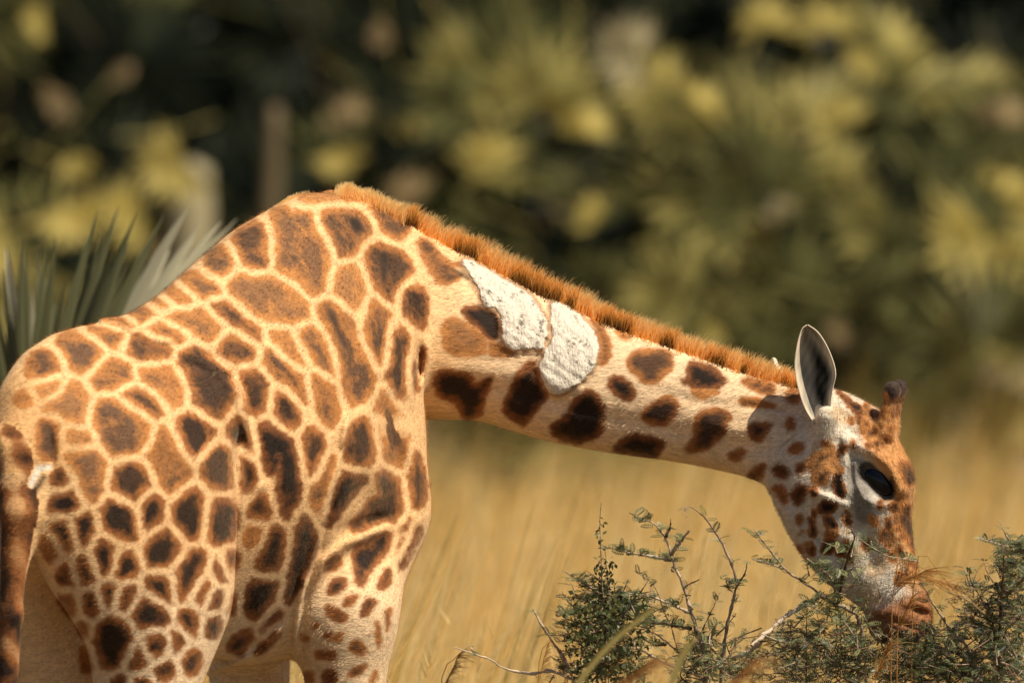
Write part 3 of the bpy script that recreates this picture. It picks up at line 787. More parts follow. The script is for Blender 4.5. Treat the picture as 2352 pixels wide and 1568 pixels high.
def coat_material():
    m, N, L, B = new_mat('giraffe_coat', .72, .18)
    at = {k: nd(N, 'ShaderNodeAttribute', attribute_name=k) for k in attrs}
    tc = N.new('ShaderNodeTexCoord')
    def noise(scale, detail=2.0, mapping=None, rough=.55):
        n = nd(N, 'ShaderNodeTexNoise', Scale=scale, Detail=detail, Roughness=rough)
        if mapping is None: L.new(tc.outputs['Object'], n.inputs['Vector'])
        else: L.new(mapping, n.inputs['Vector'])
        return n.outputs['Fac']
    mp = N.new('ShaderNodeMapping'); L.new(tc.outputs['Object'], mp.inputs[0])
    mp.inputs['Rotation'].default_value = (0, .62, -.9); mp.inputs['Scale'].default_value = (55, 260, 260)
    hair = noise(1.0, 3, mp.outputs[0], .6)
    mp2 = N.new('ShaderNodeMapping'); L.new(tc.outputs['Object'], mp2.inputs[0])
    mp2.inputs['Rotation'].default_value = (0, .62, -.9); mp2.inputs['Scale'].default_value = (16, 70, 70)
    tuft = noise(1.0, 3, mp2.outputs[0], .6)
    blot = noise(26, 4); big = noise(7, 2)
    # ragged edge
    e = mathn(N, L, 'MULTIPLY_ADD', tuft, .014, -.007)
    e2 = mathn(N, L, 'MULTIPLY_ADD', hair, .010, -.005)
    p = mathn(N, L, 'ADD', mathn(N, L, 'ADD', at['patch'].outputs['Fac'], e), e2)
    mask = smoothn(N, L, p, -.0065, .0055)
    inner = smoothn(N, L, mathn(N, L, 'ADD', p, mathn(N, L, 'MULTIPLY_ADD', blot, .040, -.020)), -.001, .027)
    k = at['depth_tone'].outputs['Fac']
    smear = smoothn(N, L, noise(10, 4, None, .6), .38, .56)
    amt = mathn(N, L, 'ADD', smoothn(N, L, k, .35, .85, .16, .96), mathn(N, L, 'MULTIPLY', smear, smoothn(N, L, k, .1, .55, .2, .72)), None, True)
    deep = mathn(N, L, 'MULTIPLY', inner, amt)
    rim = ramp(N, [(0, (.56, .265, .09)), (.5, (.50, .21, .06)), (.85, (.35, .13, .038)), (1, (.22, .08, .027))]); L.new(k, rim.inputs[0])
    core = ramp(N, [(0, (.30, .165, .085)), (.5, (.15, .078, .042)), (.8, (.038, .020, .012)), (1, (.013, .008, .006))]); L.new(k, core.inputs[0])
    col = mixc(N, L, deep, rim.outputs[0], core.outputs[0])
    base = at['tone'].outputs['Color']
    base = mixc(N, L, mathn(N, L, 'MULTIPLY', smoothn(N, L, big, .4, .75), .35), base, (.66, .38, .15), 'MIX')
    base = mixc(N, L, .0, base, base)
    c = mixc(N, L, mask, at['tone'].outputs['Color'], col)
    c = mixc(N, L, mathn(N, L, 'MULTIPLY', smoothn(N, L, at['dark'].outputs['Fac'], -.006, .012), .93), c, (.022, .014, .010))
    # single hairs lighter and darker
    hv = smoothn(N, L, mathn(N, L, 'ADD', mathn(N, L, 'MULTIPLY', hair, .6), mathn(N, L, 'MULTIPLY', tuft, .4)), .30, .70, .70, 1.26)
    cc = N.new('ShaderNodeCombineColor'); [L.new(hv, cc.inputs[i]) for i in range(3)]
    c = mixc(N, L, 1.0, c, cc.outputs[0], 'MULTIPLY')
    # bald, crusted scar
    sp = noise(95, 4, None, .7); sp2 = noise(32, 3)
    mp3 = N.new('ShaderNodeMapping'); L.new(tc.outputs['Object'], mp3.inputs[0]); mp3.inputs['Rotation'].default_value = (0, .35, 0); mp3.inputs['Scale'].default_value = (150, 60, 38)
    stri = noise(1.0, 3, mp3.outputs[0], .65)
    crust = mixc(N, L, smoothn(N, L, sp, .56, .72), (.77, .71, .60), (.42, .37, .30))
    pit = mathn(N, L, 'MULTIPLY', smoothn(N, L, sp2, .52, .70, 0, .8), smoothn(N, L, sp, .42, .62))
    crust = mixc(N, L, pit, crust, (.075, .062, .048))
    crust = mixc(N, L, smoothn(N, L, stri, .5, .72, 0, .5), crust, (.44, .39, .32))
    sd_ = mathn(N, L, 'ADD', at['scar'].outputs['Fac'], mathn(N, L, 'MULTIPLY_ADD', sp2, .020, -.010))
    sd_ = mathn(N, L, 'ADD', sd_, mathn(N, L, 'MULTIPLY_ADD', tuft, .012, -.006))
    sm = smoothn(N, L, sd_, -.002, .004)
    ring = smoothn(N, L, sd_, -.012, -.002, 0, .7)
    c = mixc(N, L, ring, c, (.34, .17, .08))
    c = mixc(N, L, sm, c, crust)
    L.new(c, B.inputs['Base Color'])
    L.new(mathn(N, L, 'MULTIPLY_ADD', sm, .1, .72), B.inputs['Roughness'])
    B.inputs['Sheen Weight'].default_value = .25; B.inputs['Sheen Roughness'].default_value = .4
    B.inputs['Sheen Tint'].default_value = (1, .8, .55, 1)
    # relief: hair lie, crust
    hgt = mathn(N, L, 'ADD', mathn(N, L, 'MULTIPLY', hair, .0022), mathn(N, L, 'MULTIPLY', tuft, .003))
    hs = mathn(N, L, 'ADD', mathn(N, L, 'MULTIPLY', sp, .008), mathn(N, L, 'ADD', mathn(N, L, 'MULTIPLY', stri, .007), mathn(N, L, 'MULTIPLY', pit, -.008)))
    mx = N.new('ShaderNodeMix'); mx.data_type = 'FLOAT'; L.new(sm, mx.inputs[0]); L.new(hgt, mx.inputs[2]); L.new(hs, mx.inputs[3])
    bp = nd(N, 'ShaderNodeBump', Strength=.75, Distance=1.0); L.new(mx.outputs[0], bp.inputs['Height']); L.new(bp.outputs[0], B.inputs['Normal'])
    return m
COAT = coat_material()
G = empty('giraffe', tuple(BW(.45, 0, 0)))
tag(G, 'giraffe with orange brown patches and white neck scars bending down to a thorn bush', 'giraffe')
faces = Q.tolist() + ngons
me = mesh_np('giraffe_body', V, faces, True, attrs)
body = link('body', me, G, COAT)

def fleck_mat(name, c0, c1, rough=.6, c_mid=None, spec=.2):
    """colour runs from c0 to c1 with the 'shade' attribute"""
    m, N, L, B = new_mat(name, rough, spec)
    a = nd(N, 'ShaderNodeAttribute', attribute_name='shade')
    r = ramp(N, [(0, c0), (.5, c_mid or tuple((x + y) / 2 for x, y in zip(c0, c1))), (1, c1)]); L.new(a.outputs['Fac'], r.inputs[0])
    L.new(r.outputs[0], B.inputs['Base Color'])
    return m, N, L, B, r
def strands(roots, dirs, lens, width, col0, col1, bend=None, nseg=3, gam=1.0):
    """tapering hair blades; col0/col1 per strand at root and tip"""
    n = len(roots); side = np.cross(dirs, np.array([.55, -.78, .2])); side /= np.linalg.norm(side, axis=1)[:, None] + 1e-9
    ang = rng.uniform(-.6, .6, n)[:, None]; up = np.cross(side, dirs); side = side * np.cos(ang) + up * np.sin(ang)
    rows = []; cs = []
    for i in range(nseg + 1):
        t = i / nseg
        c = roots + dirs * (lens * t)[:, None] + (0 if bend is None else bend * (t * t * lens)[:, None])
        w = (width * (1 - .85 * t ** 1.5))[:, None] if not np.isscalar(width) else width * (1 - .85 * t ** 1.5)
        rows += [c - side * w, c + side * w]; tg = t ** gam; cc = col0 * (1 - tg) + col1 * tg; cs += [cc, cc]
    Vv = np.stack(rows, 1).reshape(-1, 3); C = np.stack(cs, 1).ravel(); k = 2 * (nseg + 1)
    f = np.array([[2 * i, 2 * i + 1, 2 * i + 3, 2 * i + 2] for i in range(nseg)])
    F = (np.arange(n)[:, None, None] * k + f[None]).reshape(-1, 4)
    return Vv, F, C

# ------------------------------------------------------------------ short body hair
nf = 150000
fi = rng.choice(np.where(vis & (scar < -.002) & (dark < .0) & (np.hypot(u - 2010, v - 1100) > 42))[0], nf, replace=True)
tb = np.zeros((nf, 3)); pF = V[fi] + rng.normal(0, .0025, (nf, 3)); nF = NRM[fi]; onh = head[fi]
flow = np.where((pF[:, 0] > P(1000, 700, .5)[0])[:, None], np.array([[-.75, 0, -.30]]), np.array([[-FX, -FY, -.55]]))
flow[onh] = E1 * .9 + np.array([-.1, 0, 0])
flow = flow + rng.normal(0, .22, (nf, 3)); flow -= nF * (flow * nF).sum(1)[:, None]
flow /= np.linalg.norm(flow, axis=1)[:, None] + 1e-9
dF = flow * .93 + nF * rng.uniform(.12, .5, nf)[:, None]; dF /= np.linalg.norm(dF, axis=1)[:, None]
sF = np.cross(dF, nF); sF /= np.linalg.norm(sF, axis=1)[:, None] + 1e-9
lF = rng.uniform(.006, .013, nf)[:, None] * np.where(onh, .7, 1.0)[:, None]; wF = .0006
Vf = np.stack([pF - sF * wF - nF * .001, pF + sF * wF - nF * .001, pF + dF * lF], 1).reshape(-1, 3)
Ff = np.arange(nf * 3).reshape(-1, 3)
at2 = {k: (ty, np.repeat(np.asarray(d)[fi], 3, 0)) for k, (ty, d) in attrs.items()}
fur = link('short_fur', mesh_np('short_fur', Vf, Ff, True, at2), G, COAT); fur['kind'] = 'stuff'
# ------------------------------------------------------------------ mane
def crest_point(x, y):
    z = np.full(len(x), 2.9)
    for _ in range(60):
        d = sdf(np.stack([x, y, z], 1)); z -= np.clip(d, -.02, .05) * .8
    return z
nm = 8200
um = np.concatenate([rng.uniform(930, 1862, nm), rng.uniform(620, 940, 4200)])
xm = P(um, 700, .5)[:, 0]
xs_ = np.linspace(P(610, 700, .5)[0], P(1875, 900, .3)[0], 90); ys_ = np.linspace(.15, .75, 61)
GX, GY = np.meshgrid(xs_, ys_, indexing='ij'); GZ = np.full(GX.size, 2.8)
for _ in range(40): GZ -= np.clip(sdf(np.stack([GX.ravel(), GY.ravel(), GZ], 1), False), -.02, .08) * .8
GZ = np.where(GZ > 1.0, GZ, 0).reshape(GX.shape); cy_ = ys_[GZ.argmax(1)]
cy_ = np.convolve(np.pad(cy_, 4, 'edge'), np.ones(9) / 9, 'valid'); ym = np.interp(xm, xs_, cy_)
lat = rng.normal(0, 1, len(um)) * np.interp(um, [620, 900, 1000, 1860], [.014, .015, .012, .009])
ym = ym + lat
zm_ = crest_point(xm, ym) - .006
hpx = .70 * np.interp(um, [620, 680, 760, 830, 890, 930, 1000, 1100, 1200, 1330, 1410, 1500, 1600, 1700, 1800, 1850, 1865], [10, 24, 38, 46, 54, 66, 70, 80, 86, 82, 66, 72, 74, 72, 60, 48, 34])
def vnoise(x, step, seed):
    q = np.random.default_rng(seed); xs = np.cumsum(q.uniform(.4, 1.6, 400) * step) + 500; return np.interp(x, xs, q.random(400))
clump = vnoise(um, 26, 1); clump2 = vnoise(um + lat * 500, 7, 2)
ln_ = hpx * S * (.74 + .14 * clump + .26 * clump2) * rng.uniform(.62, 1.16, len(um))
dirs = np.stack([.14 + .22 * vnoise(um, 14, 3) + .12 * vnoise(um, 60, 5) + rng.normal(0, .13, len(um)), lat * 7 + rng.normal(0, .13, len(um)), np.ones(len(um))], 1)
dirs[um < 900, 0] -= .15
dirs /= np.linalg.norm(dirs, axis=1)[:, None]
blk = np.clip((vnoise(um, 24, 4) - .42) * 4, 0, 1) * (um > 930)
c0 = .44 - .42 * blk + rng.normal(0, .06, len(um)); c1 = .90 + rng.normal(0, .10, len(um)) - .1 * blk
wl_ = um < 930; c0[wl_] = .62 + rng.normal(0, .1, wl_.sum()) - .25 * (clump[wl_] > .8); c1[wl_] = .95
Vh, Fh, Ch = strands(np.stack([xm, ym, zm_], 1), dirs, ln_, .0013, np.clip(c0, 0, 1), np.clip(c1, 0, 1), np.stack([rng.normal(.10, .18, len(um)), rng.normal(0, .1, len(um)), np.zeros(len(um))], 1), 4, 1 + 1.2 * blk)
MANE, mN, mL, mB, mr = fleck_mat('mane_hair', (.11, .04, .014), (1.0, .84, .46), .45, (1.0, .54, .125))
mt = mN.new('ShaderNodeBsdfTranslucent'); mL.new(mr.outputs[0], mt.inputs[0])
ms = nd(mN, 'ShaderNodeMixShader'); ms.inputs[0].default_value = .55
mL.new(mB.outputs[0], ms.inputs[1]); mL.new(mt.outputs[0], ms.inputs[2]); mL.new(ms.outputs[0], mN['Material Output'].inputs[0])
mane = link('mane', mesh_np('mane', Vh, Fh, True, {'shade': ('FLOAT', Ch)}), G, MANE); tag(mane, 'upright bristly orange mane', kind='stuff')

# ------------------------------------------------------------------ ears
def ear(name, left, right, Yc, depth, sgn, hairy):
    L_ = smooth_line([p for p in left], 26); R_ = smooth_line([p for p in right], 26)
    rows = []; back = []; sh = []
    n = 17
    for i in range(26):
        s = i / 25
        for j in range(n):
            r = j / (n - 1)
            q = L_[i] * (1 - r) + R_[i] * r
            cup = depth * (1 - (2 * r - 1) ** 2) ** .8 * math.sin(math.pi * min(1, .16 + .80 * s)) ** .7
            rim = .010 * (abs(2 * r - 1) ** 6)
            rows.append(P(q[0], q[1], Yc + sgn * (cup - rim)))
            back.append(P(q[0] + (r - .5) * 3, q[1] - 1, Yc + sgn * (cup - rim + .004 + .006 * (1 - abs(2 * r - 1) ** 3))))
            # inside: black well right of the middle, grey skin, pale rim
            well = max(0, 1 - math.hypot((r - .58 - .12 * math.sin(s * 5)) / .30, (s - .40) / .38)) * 1.7
            edge = max(0, (abs(2 * r - 1) - .62) / .38) ** 1.3
            sh.append(min(1, max(0, .58 - .58 * min(1, well) + .40 * min(1, edge) + .07 * math.sin(9 * r + 20 * s) + .05 * math.sin(31 * r - 47 * s))))
    nv = len(rows); F = []
    for i in range(25):
        for j in range(n - 1):
            q = [i * n + j, i * n + j + 1, (i + 1) * n + j + 1, (i + 1) * n + j]
            F.append(q); F.append([x + nv for x in q[::-1]])
    for i in range(25):
        F.append([i * n, (i + 1) * n, (i + 1) * n + nv, i * n + nv]); F.append([(i + 1) * n + n - 1, i * n + n - 1, i * n + n - 1 + nv, (i + 1) * n + n - 1 + nv])
    for j in range(n - 1): F.append([25 * n + j, 25 * n + j + 1, 25 * n + j + 1 + nv, 25 * n + j + nv])
    me_ = mesh_np(name, np.array(rows + back), F, True, {'shade': ('FLOAT', np.array(sh + [.92] * nv))})
    o = link('ear', me_, G, EARM)
    if hairy:
        rt = []; dr = []; ln2 = []
        for k in range(2000):
            sd_ = rng.random() < .5; s = rng.uniform(.12, .62) if sd_ else rng.uniform(.05, .95); i = int(s * 25); r = rng.uniform(.80, .98) if sd_ else rng.uniform(.0, .10)
            q = L_[i] * (1 - r) + R_[i] * r; cup = depth * (1 - (2 * r - 1) ** 2) ** .8
            rt.append(P(q[0], q[1], Yc + sgn * (cup * .8 - .006)))
            dr.append((-1 if sd_ else -.5, -.35 + rng.normal(0, .2), rng.normal(.15 if sd_ else .6, .35))); ln2.append(rng.uniform(.012, .036) if sd_ else rng.uniform(.006, .017))
        dr = np.array(dr); dr /= np.linalg.norm(dr, axis=1)[:, None]
        a, f, c = strands(np.array(rt), dr, np.array(ln2), .0012, np.full(2000, .7), np.full(2000, 1.0), None, 2)
        h = link('ear_hair', mesh_np('ear_hair', a, f, True, {'shade': ('FLOAT', c)}), o, EARM)
        h.matrix_parent_inverse = Matrix.Translation(-Vector(G.location)); h['kind'] = 'stuff'
    return o
EARM, _, _, _, _ = fleck_mat('ear_fur', (.006, .006, .006), (.80, .69, .52), .75, (.24, .23, .20))
ear('ear', [(1872, 975), (1848, 935), (1831, 880), (1826, 835), (1832, 790), (1842, 757), (1853, 747)], [(1915, 975), (1908, 935), (1912, 895), (1919, 855), (1904, 806), (1880, 765), (1855, 746)], .145, .050, 1, True)
ear('ear', [(1872, 985), (1836, 955), (1801, 910), (1782, 868), (1773, 838), (1773, 826), (1776, 822)], [(1909, 965), (1876, 915), (1841, 880), (1806, 860), (1789, 842), (1783, 827), (1778, 822)], .37, .030, -1, False)

# ------------------------------------------------------------------ eyes and lashes
EYE, N_, L_, B_ = new_mat('eye_dark', .09, .28); B_.inputs['Base Color'].default_value = (.004, .004, .006, 1)
LASH, N_, L_, B_ = new_mat('lash_dark', .5, .3); B_.inputs['Base Color'].default_value = (.012, .009, .008, 1)
LIDM, _, _, _, _ = fleck_mat('lid_skin', (.015, .012, .011), (.62, .55, .45), .6, (.26, .21, .165))
for sg in (1, -1):
    t_, h_ = photo_th(2010, 1102, 88); ds = []
    e = np.linspace(30, 140, 400); pr = np.array([HW(t_, h_, sg * q) for q in e]); e3s = float(np.interp(0, sdf(pr), e))
    V_, F_ = [], []; nu, nv2 = 24, 14
    ax1 = np.array([.68, 0, -.73]); ax2 = np.array([.73, 0, .68])
    cen_ = HW(t_, h_, sg * (e3s - 11))
    for i in range(nv2 + 1):
        th = math.pi * i / nv2
        for j in range(nu):
            ph = 2 * math.pi * j / nu
            V_.append(cen_ + HS * (ax1 * 46 * math.sin(th) * math.cos(ph) + ax2 * 29 * math.sin(th) * math.sin(ph) + E3 * sg * 22 * math.cos(th)))
    for i in range(nv2):
        for j in range(nu): F_.append([i * nu + j, i * nu + (j + 1) % nu, (i + 1) * nu + (j + 1) % nu, (i + 1) * nu + j])
    eo = link('eye', mesh_np('eye', np.array(V_), F_), G, EYE)
    # lids: shells hugging the globe above and below the opening
    for nm_, y_edge, y_out, sgn2 in (('upper_lid', .14, 1.14, 1), ('lower_lid', .62, 1.10, -1)):
        R_, C_, nx_, ny_ = [], [], 21, 8
        for ix in range(nx_):
            x_ = -1.08 + 2.16 * ix / (nx_ - 1); ye = y_edge + (1 - y_edge) * abs(x_) ** 2.2 * .75
            for iy in range(ny_):
                y_ = ye + (y_out - ye) * iy / (ny_ - 1); rr = min(.999, math.hypot(x_, y_) / 1.22)
                z_ = math.sqrt(1 - rr * rr) * (1.28 if sgn2 > 0 else 1.18) - (.10 if iy == 0 else 0)
                R_.append(cen_ + HS * (ax1 * 46 * x_ + ax2 * 30 * sgn2 * y_ + E3 * sg * (22 * z_)))
                C_.append(.02 if iy < 2 else (.12 + .09 * iy if sgn2 > 0 else .55 + .05 * iy))
        F2 = [[i * ny_ + j, i * ny_ + j + 1, (i + 1) * ny_ + j + 1, (i + 1) * ny_ + j] for i in range(nx_ - 1) for j in range(ny_ - 1)]
        ld = link(nm_, mesh_np(nm_, np.array(R_), F2, True, {'shade': ('FLOAT', np.array(C_))}), eo, LIDM); ld.matrix_parent_inverse = Matrix.Translation(-Vector(G.location))
    n = 240; k = rng.uniform(-1, 1, n)
    rt = cen_ + HS * (ax1 * (k * 46)[:, None] + ax2 * (30 * (.16 + .6 * np.abs(k) ** 2.2))[:, None] + (E3 * sg)[None] * (27 * np.sqrt(1 - .75 * k * k))[:, None])
    dr = np.array([.45, 0, -.25]) + E3 * sg * .9 + ax1 * (k * .5 + .25)[:, None] + rng.normal(0, .12, (n, 3)); dr /= np.linalg.norm(dr, axis=1)[:, None]
    a, f, c = strands(rt, dr, rng.uniform(.020, .040, n), .0011, np.zeros(n), np.zeros(n), np.repeat(np.array([[.25, 0, -.55]]), n, 0), 3)
    lo_ = link('lashes', mesh_np('lashes', a, f), eo, LASH); lo_.matrix_parent_inverse = Matrix.Translation(-Vector(G.location)); lo_['kind'] = 'stuff'
# tail tuft
n = 900; rt = BW(-.42, -.10, 1.05) + rng.normal(0, .012, (n, 3)) + np.stack([np.zeros(n), np.zeros(n), rng.uniform(-.25, .05, n)], 1)
dr = np.stack([rng.normal(0, .12, n), rng.normal(0, .12, n), -np.ones(n)], 1); dr /= np.linalg.norm(dr, axis=1)[:, None]
a, f, c = strands(rt, dr, rng.uniform(.25, .5, n), .0012, np.zeros(n), np.zeros(n))
tt = link('tail_tuft', mesh_np('tail_tuft', a, f), G, LASH); tt['kind'] = 'stuff'
print('giraffe done', round(time.time() - T0, 1))

# ================================================================== GROUND AND GRASS
def soil_material():
    m, N, L, B = new_mat('dry_soil', .95, .1)
    tc = N.new('ShaderNodeTexCoord'); n = nd(N, 'ShaderNodeTexNoise', Scale=1.2, Detail=6.0); L.new(tc.outputs['Object'], n.inputs['Vector'])
    r = ramp(N, [(.3, (.09, .065, .035)), (.7, (.17, .12, .06))]); L.new(n.outputs['Fac'], r.inputs[0]); L.new(r.outputs[0], B.inputs['Base Color'])
    bp = nd(N, 'ShaderNodeBump', Strength=.5, Distance=.05); L.new(n.outputs['Fac'], bp.inputs['Height']); L.new(bp.outputs[0], B.inputs['Normal'])
    return m
gx = np.linspace(-900, 900, 40); gy = np.linspace(-60, 1500, 40)
gv = np.array([(x, y, 0.0) for y in gy for x in gx]); gf = [[j * 40 + i, j * 40 + i + 1, (j + 1) * 40 + i + 1, (j + 1) * 40 + i] for j in range(39) for i in range(39)]
gr = link('ground', mesh_np('ground', gv, gf, False), None, soil_material()); tag(gr, kind='structure')

def leafy(name, c0, cm, c1, rough=.55, trans=.3, spec=.3):
    m, N, L, B, r = fleck_mat(name, c0, c1, rough, cm, spec)
    if trans:
        t = N.new('ShaderNodeBsdfTranslucent'); L.new(r.outputs[0], t.inputs[0])
        s = N.new('ShaderNodeMixShader'); s.inputs[0].default_value = trans
        L.new(B.outputs[0], s.inputs[1]); L.new(t.outputs[0], s.inputs[2]); L.new(s.outputs[0], N['Material Output'].inputs[0])
    return m
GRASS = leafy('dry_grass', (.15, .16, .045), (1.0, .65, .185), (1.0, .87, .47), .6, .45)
def blades(x, y, h, w, lean, shade, nseg=3, z0=0.0):
    n = len(x); ang = rng.uniform(0, 2 * math.pi, n)
    sd_ = np.stack([np.cos(ang), np.sin(ang), np.zeros(n)], 1)
    rows = []; cs = []
    for i in range(nseg + 1):
        t = i / nseg
        c = np.stack([x + lean[0] * t ** 1.7, y + lean[1] * t ** 1.7, z0 + h * t * (1 - .12 * t)], 1)
        ww = (w * (1 - .8 * t))[:, None]
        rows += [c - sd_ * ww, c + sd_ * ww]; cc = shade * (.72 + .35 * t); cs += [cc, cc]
    Vv = np.stack(rows, 1).reshape(-1, 3); C = np.clip(np.stack(cs, 1).ravel(), 0, 1); k = 2 * (nseg + 1)
    f = np.array([[2 * i, 2 * i + 1, 2 * i + 3, 2 * i + 2] for i in range(nseg)])
    return Vv, (np.arange(n)[:, None, None] * k + f[None]).reshape(-1, 4), C
def field(n, y0, y1, half0, half1, hmin, hmax):
    y = y0 + (y1 - y0) * rng.random(n) ** 1.0
    half = np.interp(y, [y0, y1], [half0, half1]); x = rng.uniform(-1, 1, n) * half
    # tufts
    CS = .24
    cx = np.round(x / CS + rng.normal(0, .1, n)); cy = np.round(y / CS)
    hsh = np.modf(np.abs(np.sin(cx * 12.9898 + cy * 78.233) * 43758.5453))[0]; hs2 = np.modf(hsh * 57.31)[0]
    x = cx * CS + (hsh - .5) * .2 + rng.normal(0, .045, n); y = cy * CS + (hs2 - .5) * .2 + rng.normal(0, .045, n)
    patchy = .5 + .5 * np.sin(x * 1.3 + 1.5 * np.sin(y * .55)) * np.sin(y * .43 + x * .35 + 1)
    h = (hmin + (hmax - hmin) * (.7 * hsh + .3 * rng.random(n))) * (.92 + .16 * patchy)
    cl = np.sin(x * 4.1 + 2 * np.sin(y * .8)) * np.sin(x * 2.3 + y * .31 + 1.7)
    shade = np.clip(.60 + .20 * cl + .62 * (hs2 - .5) - .30 * np.clip(.35 - patchy, 0, 1) * 1.6 + rng.normal(0, .13, n), .03, 1)
    return x, y, h, shade
parts = []
for n, a in ((26000, (1.35, 6, 2.6, 3.2)), (52000, (6, 18, 3.2, 4.4)), (52000, (18, 38, 4.4, 6.0))):
    x, y, h, sh = field(n, *a, .72, 1.28)
    lean = (.22 + .16 * np.sin(x * 3.1 + y * 2.3) + rng.normal(0, .10, n), rng.normal(0, .12, n))
    wd = np.interp(y, [1, 38], [.0030, .0062]) * rng.uniform(.6, 1.4, n)
    parts.append(blades(x, y, h, wd, lean, sh))
# tall seed stalks with feathery heads
n = 5200; x, y, h, sh = field(n, 1.6, 36, 2.8, 6.0, 1.05, 1.62)
lean = (rng.normal(.16, .12, n), rng.normal(0, .1, n)); parts.append(blades(x, y, h, np.interp(y, [1, 36], [.0014, .003]), lean, np.clip(sh + .15, 0, 1)))
for k in range(9):      # spikelets
    t = .80 + .025 * k; sx = rng.choice([-1, 1], n)
    px = x + lean[0] * t ** 1.7; py = y + lean[1] * t ** 1.7; pz = h * t * (1 - .12 * t)
    parts.append(blades(px, py, rng.uniform(.03, .06, n), np.full(n, .0022) * np.interp(y, [1, 36], [1, 1.8]), (sx * rng.uniform(.005, .03, n), rng.normal(0, .01, n)), np.clip(sh + .22, 0, 1), 1, pz))
# nearer stalk clumps just behind the giraffe
nk_, nb_ = 380, 9
x = rng.uniform(-.9, 2.2, nk_); y = rng.uniform(2.2, 10, nk_); h = rng.uniform(1.25, 1.86, nk_) * np.interp(y, [2, 10], [1.0, 1.02]); lx = rng.normal(.28, .13, nk_); sh = rng.choice([.08, .45, .6, .9, 1.0, 1.0], nk_)
rq = lambda q: np.repeat(q, nb_)
parts.append(blades(rq(x) + rng.normal(0, .02, nk_ * nb_), rq(y) + rng.normal(0, .05, nk_ * nb_), rq(h) * rng.uniform(.8, 1.08, nk_ * nb_), np.full(nk_ * nb_, .0036), (rq(lx) + rng.normal(0, .04, nk_ * nb_), rng.normal(0, .05, nk_ * nb_)), np.clip(rq(sh) + rng.normal(0, .06, nk_ * nb_), 0, 1), 4))
# clumps of stalks that stand out of the field, pale, brown or green
nc_, ns_ = 900, 14
x, y, h, sh = field(nc_, 2.0, 37, 2.9, 6.0, 1.15, 1.62)
lx = rng.normal(.22, .14, nc_); sh = np.clip(rng.choice([.25, .5, .6, .85, 1.0], nc_) + rng.normal(0, .05, nc_), 0, 1)
k_ = nc_ - 140      # green and olive clumps towards the palms, most on the right
y[k_:] = rng.uniform(29, 37.5, 140); x[k_:] = np.where(rng.random(140) < .65, rng.uniform(1.6, 5.0, 140), rng.uniform(-4.5, 2.0, 140)); h[k_:] = rng.uniform(1.45, 1.95, 140) + .12 * (x[k_:] > 1.6); sh[k_:] = rng.uniform(.0, .2, 140)
rp = lambda q: np.repeat(q, ns_)
parts.append(blades(rp(x) + rng.normal(0, .035, nc_ * ns_), rp(y) + rng.normal(0, .05, nc_ * ns_), rp(h) * rng.uniform(.82, 1.08, nc_ * ns_), np.interp(rp(y), [1, 38], [.0028, .0065]), (rp(lx) + rng.normal(0, .05, nc_ * ns_), rng.normal(0, .05, nc_ * ns_)), np.clip(rp(sh) + rng.normal(0, .06, nc_ * ns_), 0, 1)))
def join(parts):
    V, F, C, k = [], [], [], 0
    for v_, f_, c_ in parts: V.append(v_); F.append(f_ + k); C.append(c_); k += len(v_)
    return np.concatenate(V), np.concatenate(F), np.concatenate(C)
gV, gF, gC = join(parts)
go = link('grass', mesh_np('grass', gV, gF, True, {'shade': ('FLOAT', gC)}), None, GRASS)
tag(go, 'tall golden dry grass filling the plain behind the giraffe', 'grass', kind='stuff')
print('grass', len(gF), round(time.time() - T0, 1))

# ================================================================== PALM THICKET behind the grass
def fan_mesh(name, nb=22, span=200, radius=.60, fused=.38, droop=.18, fold=.02, seed=0):
    """a fan leaf in its own frame: stalk joint at the origin, fan in the x-z plane opening to +z, facing -y"""
    r_ = random.Random(seed); V_, F_, C_ = [], [], []
    for i in range(nb):
        an = math.radians((i + .5) / nb * span - span / 2) + r_.uniform(-.02, .02)
        L_ = radius * (1 - .25 * abs(i / (nb - 1) - .5) * 2) * r_.uniform(.86, 1.06)
        wm = radius * math.radians(span / nb) * fused * .62
        dx, dz = math.sin(an), math.cos(an); k = len(V_); bs_ = r_.choice([.15, .35, .5, .7])
        for t, w in ((.04, .10), (fused, 1.0), (.72, .62), (1.0, .05)):
            l = L_ * t; dr = -droop * radius * t ** 2.4 * r_.uniform(.5, 1.3) ; cy = .05 * radius * math.sin(t * 3) 
            V_ += [(dx * l - dz * wm * w, cy - fold * w, dz * l + dr + dx * wm * w), (dx * l, cy + fold * w, dz * l + dr), (dx * l + dz * wm * w, cy - fold * w, dz * l + dr - dx * wm * w)]
            C_ += [bs_ + .12 * t] * 3
        for s in range(3):
            b0 = k + s * 3; F_ += [[b0, b0 + 1, b0 + 4, b0 + 3], [b0 + 1, b0 + 2, b0 + 5, b0 + 4]]
    return mesh_np(name, np.array(V_), F_, False, {'shade': ('FLOAT', np.array(C_))})
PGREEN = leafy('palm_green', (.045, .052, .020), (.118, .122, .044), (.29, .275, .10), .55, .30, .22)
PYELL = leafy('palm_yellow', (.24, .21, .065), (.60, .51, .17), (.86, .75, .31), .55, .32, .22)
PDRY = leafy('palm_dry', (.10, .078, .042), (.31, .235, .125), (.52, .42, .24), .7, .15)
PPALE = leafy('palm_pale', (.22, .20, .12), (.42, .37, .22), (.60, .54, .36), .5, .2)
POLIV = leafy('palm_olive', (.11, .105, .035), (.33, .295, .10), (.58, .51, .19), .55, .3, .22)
PDARK = leafy('palm_shaded', (.006, .009, .007), (.013, .018, .011), (.034, .040, .019), .7, .08, .08)  # near-black copy of the palm green, thicket shade put into the colour
TRUNK, tN, tL, tB = new_mat('palm_trunk', .9, .1)
